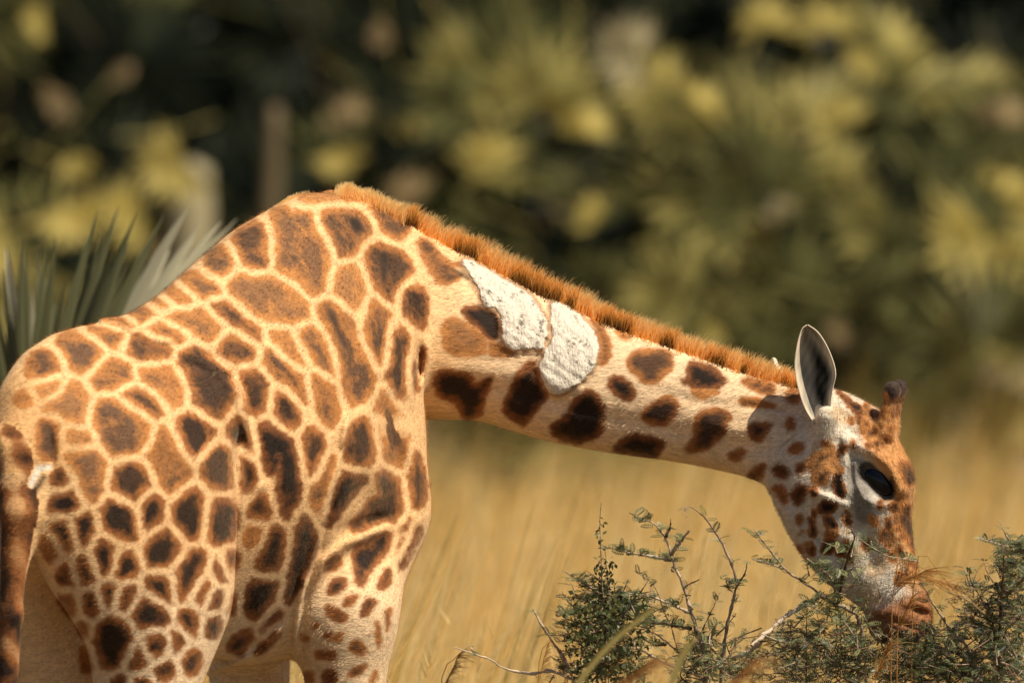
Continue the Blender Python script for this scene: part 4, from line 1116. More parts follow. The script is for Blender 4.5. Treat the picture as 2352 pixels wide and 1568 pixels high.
tt_ = nd(tN, 'ShaderNodeTexNoise', Scale=9.0, Detail=5.0); tcx = tN.new('ShaderNodeTexCoord'); tL.new(tcx.outputs['Object'], tt_.inputs['Vector'])
tr_ = ramp(tN, [(.3, (.10, .075, .055)), (.7, (.30, .22, .16))]); tL.new(tt_.outputs['Fac'], tr_.inputs[0]); tL.new(tr_.outputs[0], tB.inputs['Base Color'])
FANS = [fan_mesh('fan_a', 16, 200, 1, .46, .16, .03, 1), fan_mesh('fan_b', 13, 160, 1, .42, .24, .03, 2), fan_mesh('fan_c', 18, 240, 1, .40, .10, .03, 3), fan_mesh('fan_d', 9, 100, 1, .45, .30, .03, 4)]
FMAT = {}
def fan_of(i, mat):
    if (i, mat.name) not in FMAT:
        m = FANS[i].copy(); m.materials.clear(); m.materials.append(mat); FMAT[i, mat.name] = m
    return FMAT[i, mat.name]
def frond(shrub, base, joint, size, face, roll, variant, mat):
    """one frond: stalk from the crown to the joint, fan opening outwards from it"""
    j = Vector(joint); d = (j - Vector(base))
    up = d.normalized()
    f = Vector(face).normalized(); x = up.cross(f); x = x.normalized() if x.length > 1e-3 else Vector((1, 0, 0)); y = f * -1
    z = x.cross(y).normalized(); y = z.cross(x)
    M = Matrix((x, y, z)).transposed().to_4x4() @ Matrix.Rotation(roll, 4, 'Y')
    o = bpy.data.objects.new('frond', fan_of(variant, mat)); COL.objects.link(o)
    o.parent = shrub; o.matrix_local = Matrix.Translation(j - Vector(shrub.location)) @ M @ Matrix.Scale(size, 4)
    m = (Vector(base) + j) / 2 + Vector((0, 0, -.06 * d.length))
    mb = MB(); mb.tube(smooth_line([base, m, j], 6), np.linspace(.022, .012, 6), 5, .5)
    st = mb.build('stalk', mat, o); st.matrix_parent_inverse = o.matrix_local.inverted() @ Matrix.Translation(-Vector(shrub.location))
    return o
def shrub_at(name, x, y, h, label, cat='palm', group=None, nf=10, mats=None, size=(.5, .75), trunk_h=None, seed=0):
    r_ = random.Random(seed); e = empty(name, (x, y, 0)); tag(e, label, cat, group)
    th = trunk_h if trunk_h is not None else h * .45
    mb = MB(); pts = [(x, y, -.05), (x + r_.uniform(-.1, .1), y, th * .5), (x + r_.uniform(-.15, .15), y + r_.uniform(-.1, .1), th)]
    mb.tube(smooth_line(pts, 7), np.linspace(.17, .12, 7), 9, .5); mb.build('trunk', TRUNK, e)
    top = pts[-1]
    for k in range(nf):
        az = k * 2.399 + r_.uniform(-.4, .4); el = r_.uniform(-.15, 1.25)
        ln = (h - th) * r_.uniform(.45, .85) * (.8 + .3 * math.sin(max(el, 0)))
        d = Vector((math.cos(az) * math.cos(el), math.sin(az) * math.cos(el), math.sin(el)))
        j = Vector(top) + d * ln
        fc = Vector((d.x * .3 + r_.uniform(-.5, .5), -.7 + r_.uniform(-.6, .4), .65 + r_.uniform(-.4, .4)))
        frond(e, top, j, r_.uniform(*size), fc, r_.uniform(-.4, .4), r_.randrange(4), (mats or [PGREEN])[r_.randrange(len(mats or [PGREEN]))])
    return e, top
# the shrubs of the front rank: photo column of the crown, depth, height, words
RANK = [(-160, 41, 2.9, 'fan palm at the left edge of the picture with yellow green fronds'), (150, 44.5, 4.3, 'tall shaded fan palm in the dark upper left corner with tan dead fronds'),
        (430, 41.5, 3.0, 'low fan palm with a thick pale upright stalk left of the giraffe withers'), (700, 44, 4.0, 'fan palm with a tan trunk behind the giraffe withers'),
        (930, 42, 3.4, 'fan palm with narrow upright yellow frond above the mane'), (1220, 41, 3.5, 'fan palm with bright yellow fronds above the middle of the neck'),
        (1480, 43.5, 4.2, 'tall fan palm with a pale frond at the top middle of the picture'), (1740, 40, 3.3, 'fan palm with one wide open fan leaf right of the middle'),
        (1960, 44, 4.2, 'tall fan palm with olive fronds touching the top edge right of the middle'), (2260, 41, 3.2, 'fan palm with broad golden fronds at the right edge'),
        (2480, 43, 4.0, 'fan palm just past the right edge with drooping fronds'), (1420, 38.6, 2.5, 'low grey green fan palm directly above the neck scars'),
        (1900, 38.8, 2.3, 'low fan palm with tan dead fronds above the giraffe ear'), (2330, 38.2, 2.15, 'low fan palm with an arching pale leaf above the horns')]
SHR = []
for i, (cu, y, h, lab) in enumerate(RANK):
    x = float(P(cu, 700, y)[0])
    e, top = shrub_at('fan_palm', x, y, h, lab, 'palm', 'fan palms of the thicket', 9 if i not in (1, 3) else 6, [PDARK] if i in (1, 3) else [PGREEN, POLIV, PDARK, PGREEN, PDARK, POLIV, PGREEN], (.60, .95), h * .48, 100 + i)  # two crowns wholly in the shade colour, for the dark hollow
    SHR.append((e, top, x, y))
# fronds that catch the sun, where the photograph shows them: u, v, half size px, kind, fan variant, roll
LIT = [(175, 165, 80, PDRY, 3, .3), (290, 150, 55, PDRY, 3, -.2), (120, 15, 60, PYELL, 1, .4), (420, 300, 105, PYELL, 0, .0), (745, 300, 75, PYELL, 1, -.5), (830, 235, 70, PDRY, 1, .4),
       (905, 40, 65, PDRY, 3, .1), (955, 270, 75, PYELL, 3, .0), (1260, 205, 90, PYELL, 0, -.9), (1180, 330, 90, PYELL, 0, .8), (1365, 255, 85, PYELL, 1, .2), (1470, 60, 100, PPALE, 2, .1), (1005, 425, 85, PDRY, 1, .9),
       (1285, 425, 50, PDRY, 3, 0), (1590, 160, 110, PYELL, 0, .9), (1650, 225, 90, PYELL, 1, 1.2), (1760, 300, 190, PGREEN, 2, .1), (1900, 245, 85, PYELL, 0, -.8), (1835, 318, 60, PDRY, 3, -.7),
       (2010, 60, 90, PYELL, 3, 0), (1790, 15, 80, PYELL, 0, .4), (1890, 20, 80, PYELL, 0, -.3), (2310, 230, 80, PDRY, 1, 0), (2230, 450, 150, PYELL, 2, -.4), (2330, 380, 110, PYELL, 0, .4), (2120, 520, 110, PGREEN, 2, .6), (1810, 455, 55, PPALE, 1, .1), (1690, 510, 50, PPALE, 1, 0),
       (1400, 570, 100, PGREEN, 2, .2), (1340, 480, 80, PYELL, 1, -1.0), (1650, 720, 60, PYELL, 3, -.2), (1870, 720, 48, PDRY, 3, .1), (1965, 725, 55, PDRY, 1, .6), (2290, 830, 80, PPALE, 1, -1.4), (2230, 760, 55, PPALE, 3, -1.2),
       (110, 400, 120, PYELL, 1, -.6), (60, 490, 120, PYELL, 0, .7), (260, 455, 110, PYELL, 1, -1.1), (120, 320, 80, PYELL, 3, -.9), (30, 640, 130, PYELL, 0, .3), (2100, 620, 80, PGREEN, 0, .4), (1540, 620, 90, PGREEN, 0, -.3), (1240, 540, 90, PGREEN, 0, .2), (1080, 170, 110, PGREEN, 2, .3), (1150, 30, 120, PGREEN, 2, -.3),
       (1300, 120, 150, POLIV, 2, .4), (1560, 330, 170, POLIV, 0, -.5), (1440, 420, 130, POLIV, 2, .2), (2110, 410, 160, POLIV, 0, .5), (2250, 610, 150, POLIV, 2, -.3), (1640, 600, 150, POLIV, 0, .6), (1240, 600, 140, POLIV, 0, -.4), (1850, 560, 150, PGREEN, 2, .2), (1150, 470, 110, PGREEN, 0, .3), (2010, 800, 120, POLIV, 0, -.2),
       (2310, 700, 130, POLIV, 0, .4), (1040, 90, 130, POLIV, 2, -.6), (1700, 440, 110, PYELL, 1, .8), (1500, 200, 120, POLIV, 2, -.8), (1420, 660, 120, POLIV, 2, .1), (1560, 760, 110, PGREEN, 0, .4), (2160, 900, 120, POLIV, 0, .1), (2300, 980, 120, POLIV, 3, .2), (1760, 660, 110, PGREEN, 2, -.4), (1950, 420, 120, PGREEN, 1, .6)]
for i, (cu, cv, sz, mat, va, roll) in enumerate(LIT):
    yy = 38.5 + 2.6 * ((i * 7) % 10) / 10
    c = P(cu, cv, yy); k = float(S * (DIST + yy) / DIST)
    sh = min(SHR, key=lambda s: abs(s[2] - c[0]) + .6 * max(0, s[1][2] - c[2] - .2))
    size = sz * k * 1.5
    j = c - np.array([math.sin(roll) * size * .45, 0, math.cos(roll) * size * .45])
    f = Vector(SUN) * .8 + Vector((random.uniform(-.3, .3), -.9, random.uniform(-.2, .2)))
    frond(sh[0], sh[1], tuple(j), size, f, roll, va, mat)
# the thick pale stalk
c0_, c1_ = P(440, 505, 40.0), P(445, 385, 40.0); mb = MB(); mb.tube(smooth_line([c0_ - np.array([0, 0, 1.2]), c0_, (c0_ + c1_) / 2, c1_], 8), np.linspace(.15, .11, 8), 10, .42); mb.build('pale_stalk', PPALE, SHR[2][0])
c0_, c1_ = P(620, 520, 40.5), P(632, 250, 40.5); mb = MB(); mb.tube(smooth_line([c0_ - np.array([0, 0, 1.2]), c0_, (c0_ + c1_) / 2, c1_], 8), np.linspace(.085, .05, 8), 8, .12); mb.build('bare_trunk', PDRY, SHR[3][0])
# dark ranks behind close the view
for i in range(16):
    x = -7.2 + i * .96 + random.uniform(-.25, .25); y = 47.5 + (i % 3) * 1.6
    e, top = shrub_at('tall_palm', x, y, 5.2 + random.uniform(-.4, .8), 'tall palm coloured dark as in shade behind the front rank of palms', 'palm', 'tall palms closing the view', 11, [PDARK, PDARK, PGREEN], (.8, 1.15), 2.6, 300 + i)
# far wood beyond the palms
n = 60000; x = rng.uniform(-22, 22, n); y = rng.uniform(54, 62, n); z = rng.uniform(0, 1, n) ** .8 * (8.5 + 1.5 * np.sin(x * .9) + np.sin(x * 2.3))
q = rng.normal(0, 1, (n, 3)); q /= np.linalg.norm(q, axis=1)[:, None]; w = np.cross(q, rng.normal(0, 1, (n, 3))); w /= np.linalg.norm(w, axis=1)[:, None]
c_ = np.stack([x, y, z], 1); s_ = rng.uniform(.12, .26, n)[:, None]
wv = np.stack([c_ - q * s_, c_ + w * s_ * .45, c_ + q * s_, c_ - w * s_ * .45], 1).reshape(-1, 3)
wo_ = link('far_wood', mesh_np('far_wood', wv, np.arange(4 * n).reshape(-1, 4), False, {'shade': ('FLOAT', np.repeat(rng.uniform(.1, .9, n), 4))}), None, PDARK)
tag(wo_, 'wood coloured dark as in shade closing the view far behind the palms', 'wood', kind='stuff')
print('thicket', round(time.time() - T0, 1))

# ================================================================== PALM standing close behind the giraffe, left
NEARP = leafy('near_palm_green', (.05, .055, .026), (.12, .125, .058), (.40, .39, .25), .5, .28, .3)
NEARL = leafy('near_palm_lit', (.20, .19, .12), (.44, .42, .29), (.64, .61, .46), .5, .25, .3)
def blade_mesh(name, p0, p1, w, bend, mat, parent, tw=0.0, fold=.35):
    p0, p1 = np.array(p0), np.array(p1); d = p1 - p0; L_ = np.linalg.norm(d); d /= L_
    sd_ = np.cross(d, np.array([math.sin(tw), -math.cos(tw), 0.0])); sd_ /= np.linalg.norm(sd_); nn = np.cross(sd_, d)
    V_, F_, C_ = [], [], []; n = 9
    for i in range(n):
        t = i / (n - 1); c = p0 + d * L_ * t + np.array(bend) * t ** 2.2 * L_
        ww = w * min(1, .45 + 2.2 * t) * (1 - t ** 2.6) ** .8 + .0008
        V_ += [c - sd_ * ww - nn * ww * fold, c, c + sd_ * ww - nn * ww * fold]; C_ += [.5, .42, .55]
    for i in range(n - 1):
        b0 = i * 3; F_ += [[b0, b0 + 1, b0 + 4, b0 + 3], [b0 + 1, b0 + 2, b0 + 5, b0 + 4]]
    return link('blade', mesh_np('blade', np.array(V_), F_, True, {'shade': ('FLOAT', np.array(C_))}), parent, mat)
def near_palm(label, yb, hub, ends, lit):
    h = P(hub[0], hub[1], yb); e = empty('fan_palm', (float(h[0]), yb, 0)); tag(e, label, 'palm')
    mb = MB(); mb.tube(smooth_line([(h[0] + .05, yb, -.05), (h[0] + .02, yb, h[2] * .5), tuple(h)], 10), np.linspace(.035, .018, 10), 7, .5); mb.build('stalk', NEARP, e)
    for (cu, cv, w, dy, m) in ends:
        cu, cv = hub[0] + (cu - hub[0]) * 1.04, hub[1] + (cv - hub[1]) * 1.04
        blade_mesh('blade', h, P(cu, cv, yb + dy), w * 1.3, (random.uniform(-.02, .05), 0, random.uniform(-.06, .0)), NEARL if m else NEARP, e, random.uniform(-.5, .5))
    return e
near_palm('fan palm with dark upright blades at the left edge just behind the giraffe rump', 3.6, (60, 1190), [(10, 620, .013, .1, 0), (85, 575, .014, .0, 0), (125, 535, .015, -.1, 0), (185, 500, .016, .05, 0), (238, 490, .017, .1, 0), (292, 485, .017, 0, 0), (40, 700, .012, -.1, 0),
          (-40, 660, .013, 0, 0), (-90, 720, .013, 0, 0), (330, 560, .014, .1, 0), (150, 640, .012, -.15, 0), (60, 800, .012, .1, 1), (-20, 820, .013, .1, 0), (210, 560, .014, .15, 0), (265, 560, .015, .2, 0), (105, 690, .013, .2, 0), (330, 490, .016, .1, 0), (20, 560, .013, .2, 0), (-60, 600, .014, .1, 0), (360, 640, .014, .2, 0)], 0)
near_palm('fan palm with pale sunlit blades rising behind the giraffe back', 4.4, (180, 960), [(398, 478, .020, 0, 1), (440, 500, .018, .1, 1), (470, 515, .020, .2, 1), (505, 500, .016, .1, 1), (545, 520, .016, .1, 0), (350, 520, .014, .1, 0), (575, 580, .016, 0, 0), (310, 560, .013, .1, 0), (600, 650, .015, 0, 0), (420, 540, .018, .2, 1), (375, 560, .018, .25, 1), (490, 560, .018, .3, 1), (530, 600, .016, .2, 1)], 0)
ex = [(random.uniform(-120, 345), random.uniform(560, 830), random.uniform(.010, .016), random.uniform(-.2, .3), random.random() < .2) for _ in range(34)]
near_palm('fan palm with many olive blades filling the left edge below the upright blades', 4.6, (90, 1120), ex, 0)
# low green blades at the palm's foot and between the hind legs
mbx = []
for k in range(420):
    cu = random.uniform(-120, 330); yb = random.uniform(2.2, 4.2); b = P(cu, 1400, yb); x_, y_ = float(b[0]), yb
    mbx.append((x_, y_, random.uniform(1.45, 2.0) - .0012 * max(cu, 0) , random.uniform(.004, .009)))
a = np.array(mbx); n = len(a)
GREENB = leafy('green_blade', (.05, .06, .018), (.15, .16, .045), (.36, .33, .12), .5, .3)
v_, f_, c_ = blades(a[:, 0], a[:, 1], a[:, 2], a[:, 3], (rng.normal(.06, .12, n), rng.normal(0, .1, n)), rng.uniform(.15, .9, n), 4)
ro = link('reeds', mesh_np('reeds', v_, f_, True, {'shade': ('FLOAT', c_)}), None, GREENB); tag(ro, 'green upright reed blades at the foot of the palms behind the hind legs', 'reeds', kind='stuff')

# ================================================================== THORN BUSHES
BARK, bN, bL, bB = new_mat('thorn_bark', .8, .2)
ba_ = nd(bN, 'ShaderNodeAttribute', attribute_name='shade'); bc = bN.new('ShaderNodeTexCoord'); bno = nd(bN, 'ShaderNodeTexNoise', Scale=90.0, Detail=4.0); bL.new(bc.outputs['Object'], bno.inputs['Vector'])
bsum = mathn(bN, bL, 'ADD', ba_.outputs['Fac'], mathn(bN, bL, 'MULTIPLY_ADD', bno.outputs['Fac'], .9, -.45))
br = ramp(bN, [(0, (.035, .022, .016)), (.45, (.20, .125, .085)), (1, (.58, .47, .36))]); bL.new(bsum, br.inputs[0]); bL.new(br.outputs[0], bB.inputs['Base Color'])
bb = nd(bN, 'ShaderNodeBump', Strength=.6, Distance=.004); bL.new(bno.outputs['Fac'], bb.inputs['Height']); bL.new(bb.outputs[0], bB.inputs['Normal'])
LEAF = leafy('acacia_leaf', (.018, .030, .016), (.105, .135, .055), (.42, .42, .19), .42, .25, .5)
ROUND = leafy('round_leaf', (.020, .035, .014), (.085, .105, .035), (.28, .27, .10), .45, .25, .4)
def pinnate(mb_acc, p, d, size, shade):
    """feather leaf: rachis direction d, pairs of leaflets"""
    d = d / (np.linalg.norm(d) + 1e-9); r = rng.normal(0, 1, 3) * .55 + np.array([.1, -.35, .9]); r -= d * (r @ d); r /= np.linalg.norm(r) + 1e-9
    s = np.cross(d, r)
    for k in range(7):
        t = (k + .6) / 7.2
        c = p + d * size * t - r * size * .18 * t * t
        ll = size * .32 * math.sin(math.pi * (.25 + .65 * t)); lw = size * .055
        for sg in (-1, 1):
            ax = s * sg * .9 + d * .42; ax /= np.linalg.norm(ax); tip = c + ax * ll + r * size * .04
            o = np.cross(ax, r) * lw
            mb_acc[0].append((c, c + ax * ll * .5 + o, tip, c + ax * ll * .5 - o)); mb_acc[1].append(shade + rng.normal(0, .08))
def foliage_obj(acc, parent, mat, name='foliage'):
    q = np.array(acc[0]).reshape(-1, 3); n = len(acc[0])
    o = link(name, mesh_np(name, q, np.arange(4 * n).reshape(-1, 4), False, {'shade': ('FLOAT', np.clip(np.repeat(acc[1], 4), 0, 1))}), parent, mat)
    o['kind'] = 'stuff'; return o
def bush(name, label, cu, yb, cat='bush'):
    e = empty(name, (float(P(cu, 1500, yb)[0]), yb, 0)); tag(e, label, cat); return e
def branch(e, acc, thorns, cr, pts, w0, w1, Y0, Y1, shade=.6, leaves=.6, lsize=.03, foot=False):
    p = crop(cr, pts); sc = .91875 / CROPS[cr][2]
    shade = min(1, shade + .12); n = max(8, len(p) * 4); l = smooth_line(p, n); t = np.linspace(0, 1, n)
    W = P(l[:, 0], l[:, 1], Y0 + (Y1 - Y0) * t + .012 * np.sin(t * 9 + cu_h(pts)))
    if foot:
        q = W[-1]; W = np.concatenate([W, np.array([[q[0] + .02, q[1] + .03, q[2] * .66], [float(e.location.x) + rng.normal(0, .05), float(e.location.y) + rng.normal(0, .05), q[2] * .3], [float(e.location.x) + rng.normal(0, .03), float(e.location.y), -.03]])]); 
    rad = np.linspace(w0, w1, len(W)) * sc * S * .62
    W = W + rng.normal(0, 1, W.shape) * rad[:, None] * .25
    mb = MB(); mb.tube(W, np.maximum(rad * (1 + .22 * rng.normal(0, 1, len(W))), .0009), 6, np.clip(shade + rng.normal(0, .08, len(W)), 0, 1)); mb.build('branch', BARK, e)
    L_ = np.linalg.norm(np.diff(W[:n], axis=0), axis=1).sum()
    for k in range(int(L_ * 80 * leaves)):
        i = rng.integers(0, n - 1); c = W[i] + (W[i + 1] - W[i]) * rng.random()
        for _ in range(rng.integers(1, 4)):
            d = rng.normal(0, 1, 3); d[2] = abs(d[2]) * .35 + .05
            pinnate(acc, c + rng.normal(0, .003, 3), d, lsize * rng.uniform(.7, 1.25), rng.uniform(.25, .75))
    for k in range(int(L_ * 26)):
        i = rng.integers(0, n - 1); tn = W[i + 1] - W[i]; d = np.cross(tn, rng.normal(0, 1, 3)); d /= np.linalg.norm(d) + 1e-9
        thorns.append((W[i], d, rng.uniform(.007, .016)))
    return W
def cu_h(pts): return (pts[0][0] * 13 + pts[0][1] * 7) % 6.28
def thorn_obj(th, e):
    mb = MB()
    for c, d, l in th: mb.tube([c, c + d * l * .5, c + d * l], [.0011, .0008, .0003], 3, .8)
    o = mb.build('thorns', BARK, e); o['kind'] = 'stuff'
def thicken(e, acc, thorns, poly, n, Y0, Y1, twig=.07, lsize=.03, nleaf=(4, 9), sh=(.1, .75)):
    """leafy twigs filling an outline of the photograph through a depth of the bush"""
    p = np.asarray(poly, float); lo, hi = p.min(0), p.max(0); k = 0; twigs = MB()
    while k < n:
        q = lo + (hi - lo) * rng.random(2)
        if poly_sd(q[:1], q[1:], p)[0] < 0: continue
        k += 1; Y = rng.uniform(Y0, Y1); c = P(q[0], q[1], Y)
        d = rng.normal(0, 1, 3) * np.array([1, .8, .6]) + np.array([0, 0, .35]); d /= np.linalg.norm(d); L_ = twig * rng.uniform(.5, 1.3)
        b = c + rng.normal(0, .012, 3)
        twigs.tube([b, b + d * L_ * .5 + rng.normal(0, .006, 3), b + d * L_], [.0022, .0016, .0007], 4, rng.uniform(.2, .8))
        for _ in range(rng.integers(*nleaf)):
            dd = d * .3 + rng.normal(0, 1, 3) * np.array([1, 1, .45]); pinnate(acc, b + d * L_ * rng.random(), dd, lsize * rng.uniform(.7, 1.25), rng.uniform(*sh))
    o = twigs.build('twigs', BARK, e); o['kind'] = 'stuff'

# left bush: dark and dense, mixed with a round-leaved climber
E1B = bush('thorn_bush', 'dark dense thorn bush with small round leaves at the left of the thorn scrub', 1330, .18); A1 = ([], []); T1 = []
for pts, w0, w1, lv, sh, ft in [([(685,945),(740,1050),(830,1190),(900,1290),(1000,1500)],12,24,.15,.75,True), ([(920,670),(1010,730),(1100,780),(1180,860),(1230,1000)],7,18,.9,.6,False),
        ([(1380,740),(1330,860),(1250,1000),(1200,1100),(1150,1400)],9,24,1.0,.3,True), ([(865,990),(1000,980),(1080,960),(1200,1020)],5,12,1.5,.5,False), ([(980,860),(1100,900),(1200,960)],5,12,1.4,.55,False),
        ([(100,1225),(250,1275),(380,1320),(450,1370),(580,1410),(700,1415),(840,1405),(980,1470)],6,24,.06,.8,True), ([(260,1275),(200,1190)],7,4,.2,.7,False), ([(1540,710),(1490,800),(1430,870),(1350,980)],6,12,.5,.5,False), ([(900,1060),(1050,1080),(1200,1130)],6,14,1.4,.3,False),
        ([(880,1180),(1020,1180),(1150,1220)],6,14,1.4,.3,False)]:
    branch(E1B, A1, T1, 'B1', pts, w0, w1, .12 + rng.normal(0, .03), .18, sh, lv, .030, ft)
thicken(E1B, A1, T1, crop('B1', [(1000,820),(1250,760),(1480,880),(1560,1010),(1420,1140),(1480,1500),(830,1500),(880,1300),(980,1180),(900,1080),(1010,1000)]), 180, .04, .42, .06, .030, (3, 7), (.05, .6))
foliage_obj(A1, E1B, LEAF); thorn_obj(T1, E1B)
def round_leaves(acc, c, n, spread, size):
    for _ in range(n):
        p = c + rng.normal(0, spread, 3); a = rng.normal(0, 1, 3); a /= np.linalg.norm(a); b = np.cross(a, rng.normal(0, 1, 3)); b /= np.linalg.norm(b); s = size * rng.uniform(.6, 1.2)
        acc[0].append((p - a * s, p + b * s * .62, p + a * s, p - b * s * .62)); acc[1].append(rng.uniform(.1, .85))
CL = bush('climbing_vine', 'thin upright vine with round green leaves poking out above the dark bush', 1385, .14, 'vine'); AC = ([], [])
for pts, w0, w1 in [([(1185,165),(1175,330),(1185,600),(1190,750),(1215,1000)], 6, 12), ([(1210,480),(1230,680),(1250,820),(1240,1000)], 5, 8)]:
    p = crop('B1', pts); l = smooth_line(p, 20); W = P(l[:, 0], l[:, 1], .10); W = np.concatenate([W, [[W[-1][0], .15, .8], [float(CL.location.x), .14, -.02]]])
    mb = MB(); mb.tube(W, np.linspace(w0, w1, len(W)) * .3125 * S * .5, 6, .55); mb.build('stem', BARK, CL)
    for k in range(20):
        if .18 < k / 20 and not (.35 < k / 20 < .42): round_leaves(AC, W[k], 5 if k < 12 else 8, .008 if k < 12 else .018, .0085)
for q in crop('B1', rng.uniform(0, 1, (330, 2)) * np.array([560, 600]) + np.array([960, 900])): round_leaves(AC, P(q[0], q[1], rng.uniform(-.02, .10)), 2, .012, .0095)
foliage_obj(AC, CL, ROUND, 'leaves')

# middle bush: open pale branches
E2B = bush('thorn_bush', 'open thorn bush with bare pale forked branches below the giraffe neck', 1760, .20); A2 = ([], []); T2 = []
for pts, w0, w1, lv, sh, ft in [([(1395,235),(1470,290),(1560,310),(1640,400),(1680,480),(1720,620),(1800,800),(1850,990),(1900,1130),(1940,1270),(1960,1480)],5,36,.75,.62,True), ([(1830,370),(1760,460),(1700,540)],14,22,.8,.85,False), ([(1695,285),(1690,350),(1660,410)],6,15,.2,.2,False),
        ([(1220,490),(1330,520),(1430,540),(1500,550),(1600,570),(1700,590)],6,22,1.5,.6,False), ([(1815,275),(1800,205),(1850,200),(1920,250),(1980,320),(2050,420),(2120,560),(2180,740),(2160,850),(2110,1080),(2085,1280),(2060,1480)],3,26,.45,.5,True),
        ([(2260,600),(2240,690),(2180,750)],6,13,.2,.35,False), ([(1390,830),(1560,860),(1700,910),(1830,970)],9,22,.9,.7,False), ([(1320,990),(1500,1040),(1700,1060),(1850,1090)],14,26,1.3,.15,False), ([(1440,1230),(1580,1300),(1700,1360),(1850,1410),(1950,1480)],16,28,.3,.9,False),
        ([(1560,1110),(1660,1180),(1750,1260),(1790,1320)],10,15,.5,.35,False), ([(2352,1190),(2200,1290),(2080,1340),(1960,1400)],32,36,.25,.9,False), ([(1430,665),(1550,750),(1610,850),(1650,970),(1700,1080),(1740,1230)],4,8,.25,.5,False), ([(1900,730),(1830,765),(1795,790)],7,11,.3,.4,False), ([(2060,820),(1990,970),(1930,1100)],4,8,.2,.35,False),
        ([(1450,1130),(1560,1200),(1660,1210)],8,12,1.0,.3,False), ([(2100,720),(2120,790),(2150,820)],5,10,.5,.4,False)]:
    branch(E2B, A2, T2, 'B1', pts, w0, w1, .10 + rng.normal(0, .05), .20, sh, lv, .030, ft)
for cr, pts, w0, w1, lv, sh, ft in [(8, [(10,375),(90,480),(180,590),(250,680),(400,790),(560,900),(660,960),(790,1020),(830,1110),(850,1190),(820,1500)],6,34,.75,.55,True), (8, [(0,1270),(110,1180),(240,1070),(380,980),(520,900)],30,24,.25,.9,False), (8, [(775,400),(790,450),(740,600),(690,800),(660,1000)],8,28,.8,.12,False),
        (8, [(420,605),(520,670),(600,750),(660,900)],8,14,.7,.75,False), (8, [(0,605),(120,640),(240,680)],7,12,.6,.75,False), (8, [(890,885),(850,1000)],14,16,.2,.8,False), (8, [(800,430),(900,500),(1040,580),(1170,605),(1290,630)],6,9,.6,.7,False), (8, [(430,960),(520,1010),(660,1070)],8,9,.5,.8,False), (8, [(80,1190),(220,1240),(380,1250),(470,1200)],8,14,.4,.85,False),
        (8, [(520,615),(540,700),(600,740)],7,10,.4,.7,False), (8, [(700,1060),(760,1160),(830,1260)],10,16,.5,.85,False), (8, [(870,1060),(930,1170),(1000,1230)],10,14,.6,.6,False), ('B2', [(220,860),(215,1200),(215,1510),(220,1700)],7,13,1.1,.2,True), ('B2', [(400,1300),(520,1390),(620,1420),(800,1480)],10,18,.8,.3,False), ('B2', [(550,900),(545,1250),(540,1500)],5,9,.3,.4,False), ('B2', [(570,970),(650,1080),(740,1230),(770,1330),(800,1600)],12,18,.5,.8,True), ('B2', [(590,1120),(760,1180)],7,8,.6,.8,False),
        ('B2', [(880,560),(910,660),(930,760)],5,7,.0,.5,False), ('B2', [(0,1180),(100,1170),(200,1165),(290,1120)],8,12,.4,.85,False)]:
    branch(E2B, A2, T2, cr, pts, w0, w1, -.04 + rng.normal(0, .04), .16, sh, lv, .030, ft)
thicken(E2B, A2, T2, crop('B2', [(-260,1150),(60,1040),(260,1050),(420,900),(560,1000),(700,1150),(860,1150),(1000,1250),(1000,1600),(-300,1600)]), 210, -.02, .45, .07, .029, (3, 7), (.15, .85))
thicken(E2B, A2, T2, crop('B1', [(1800,1200),(1960,1120),(2100,1250),(2350,1300),(2352,1520),(1700,1520)]), 80, 0, .45, .07, .029, (3, 7), (.15, .8))
thicken(E2B, A2, T2, crop(8, [(560,650),(700,520),(830,560),(850,900),(700,1000),(420,950),(380,800)]), 20, 0, .10, .06, .028, (3, 6), (.2, .85))
foliage_obj(A2, E2B, LEAF); thorn_obj(T2, E2B)

# right bush: dense, around the muzzle and up the right edge
E3B = bush('thorn_bush', 'dense blue green thorn bush under the giraffe muzzle rising along the right edge', 2260, .22); A3 = ([], []); T3 = []
for pts, w0, w1, lv, sh, ft in [([(1310,590),(1380,700),(1430,800),(1530,940),(1600,1050),(1740,1190),(1900,1500)],10,28,.45,.6,True), ([(1780,460),(1800,580),(1870,700),(1950,850),(2000,940),(2050,1200)],5,26,.7,.25,True), ([(1740,870),(1790,960),(1850,1060)],10,16,.4,.75,False), ([(1820,800),(1920,900),(1990,1000)],8,14,.4,.8,False),
        ([(2120,340),(2110,500),(2090,760),(2080,980),(2070,1400)],10,30,.9,.15,True), ([(2400,480),(2312,560),(2180,680),(2070,800)],24,32,.8,.35,False), ([(1900,180),(2000,210),(2100,240),(2210,255)],9,13,.3,.85,False), ([(2130,120),(2170,190),(2230,240)],7,12,.4,.75,False), ([(1985,160),(2030,210)],8,10,.2,.85,False), ([(2100,240),(2140,320),(2180,420),(2180,520),(2160,700)],10,16,.8,.7,False),
        ([(2150,990),(2250,920),(2330,870)],20,26,.5,.3,False), ([(1420,1560),(1560,1430)],16,15,.0,.9,False), ([(1650,1270),(1850,1275),(1950,1220),(2050,1150)],14,18,.7,.2,False), ([(1375,1000),(1370,1200),(1300,1400)],9,18,1.0,.15,False), ([(1890,640),(1905,680),(1890,720)],8,8,.3,.3,False), ([(2240,200),(2320,330),(2360,500)],9,14,1.2,.5,False), ([(2040,960),(2120,900),(2170,860)],5,8,.3,.4,False)]:
    branch(E3B, A3, T3, 'B2', pts, w0, w1, .02 + rng.normal(0, .05), .22, min(1, sh + .1), lv, .030, ft)
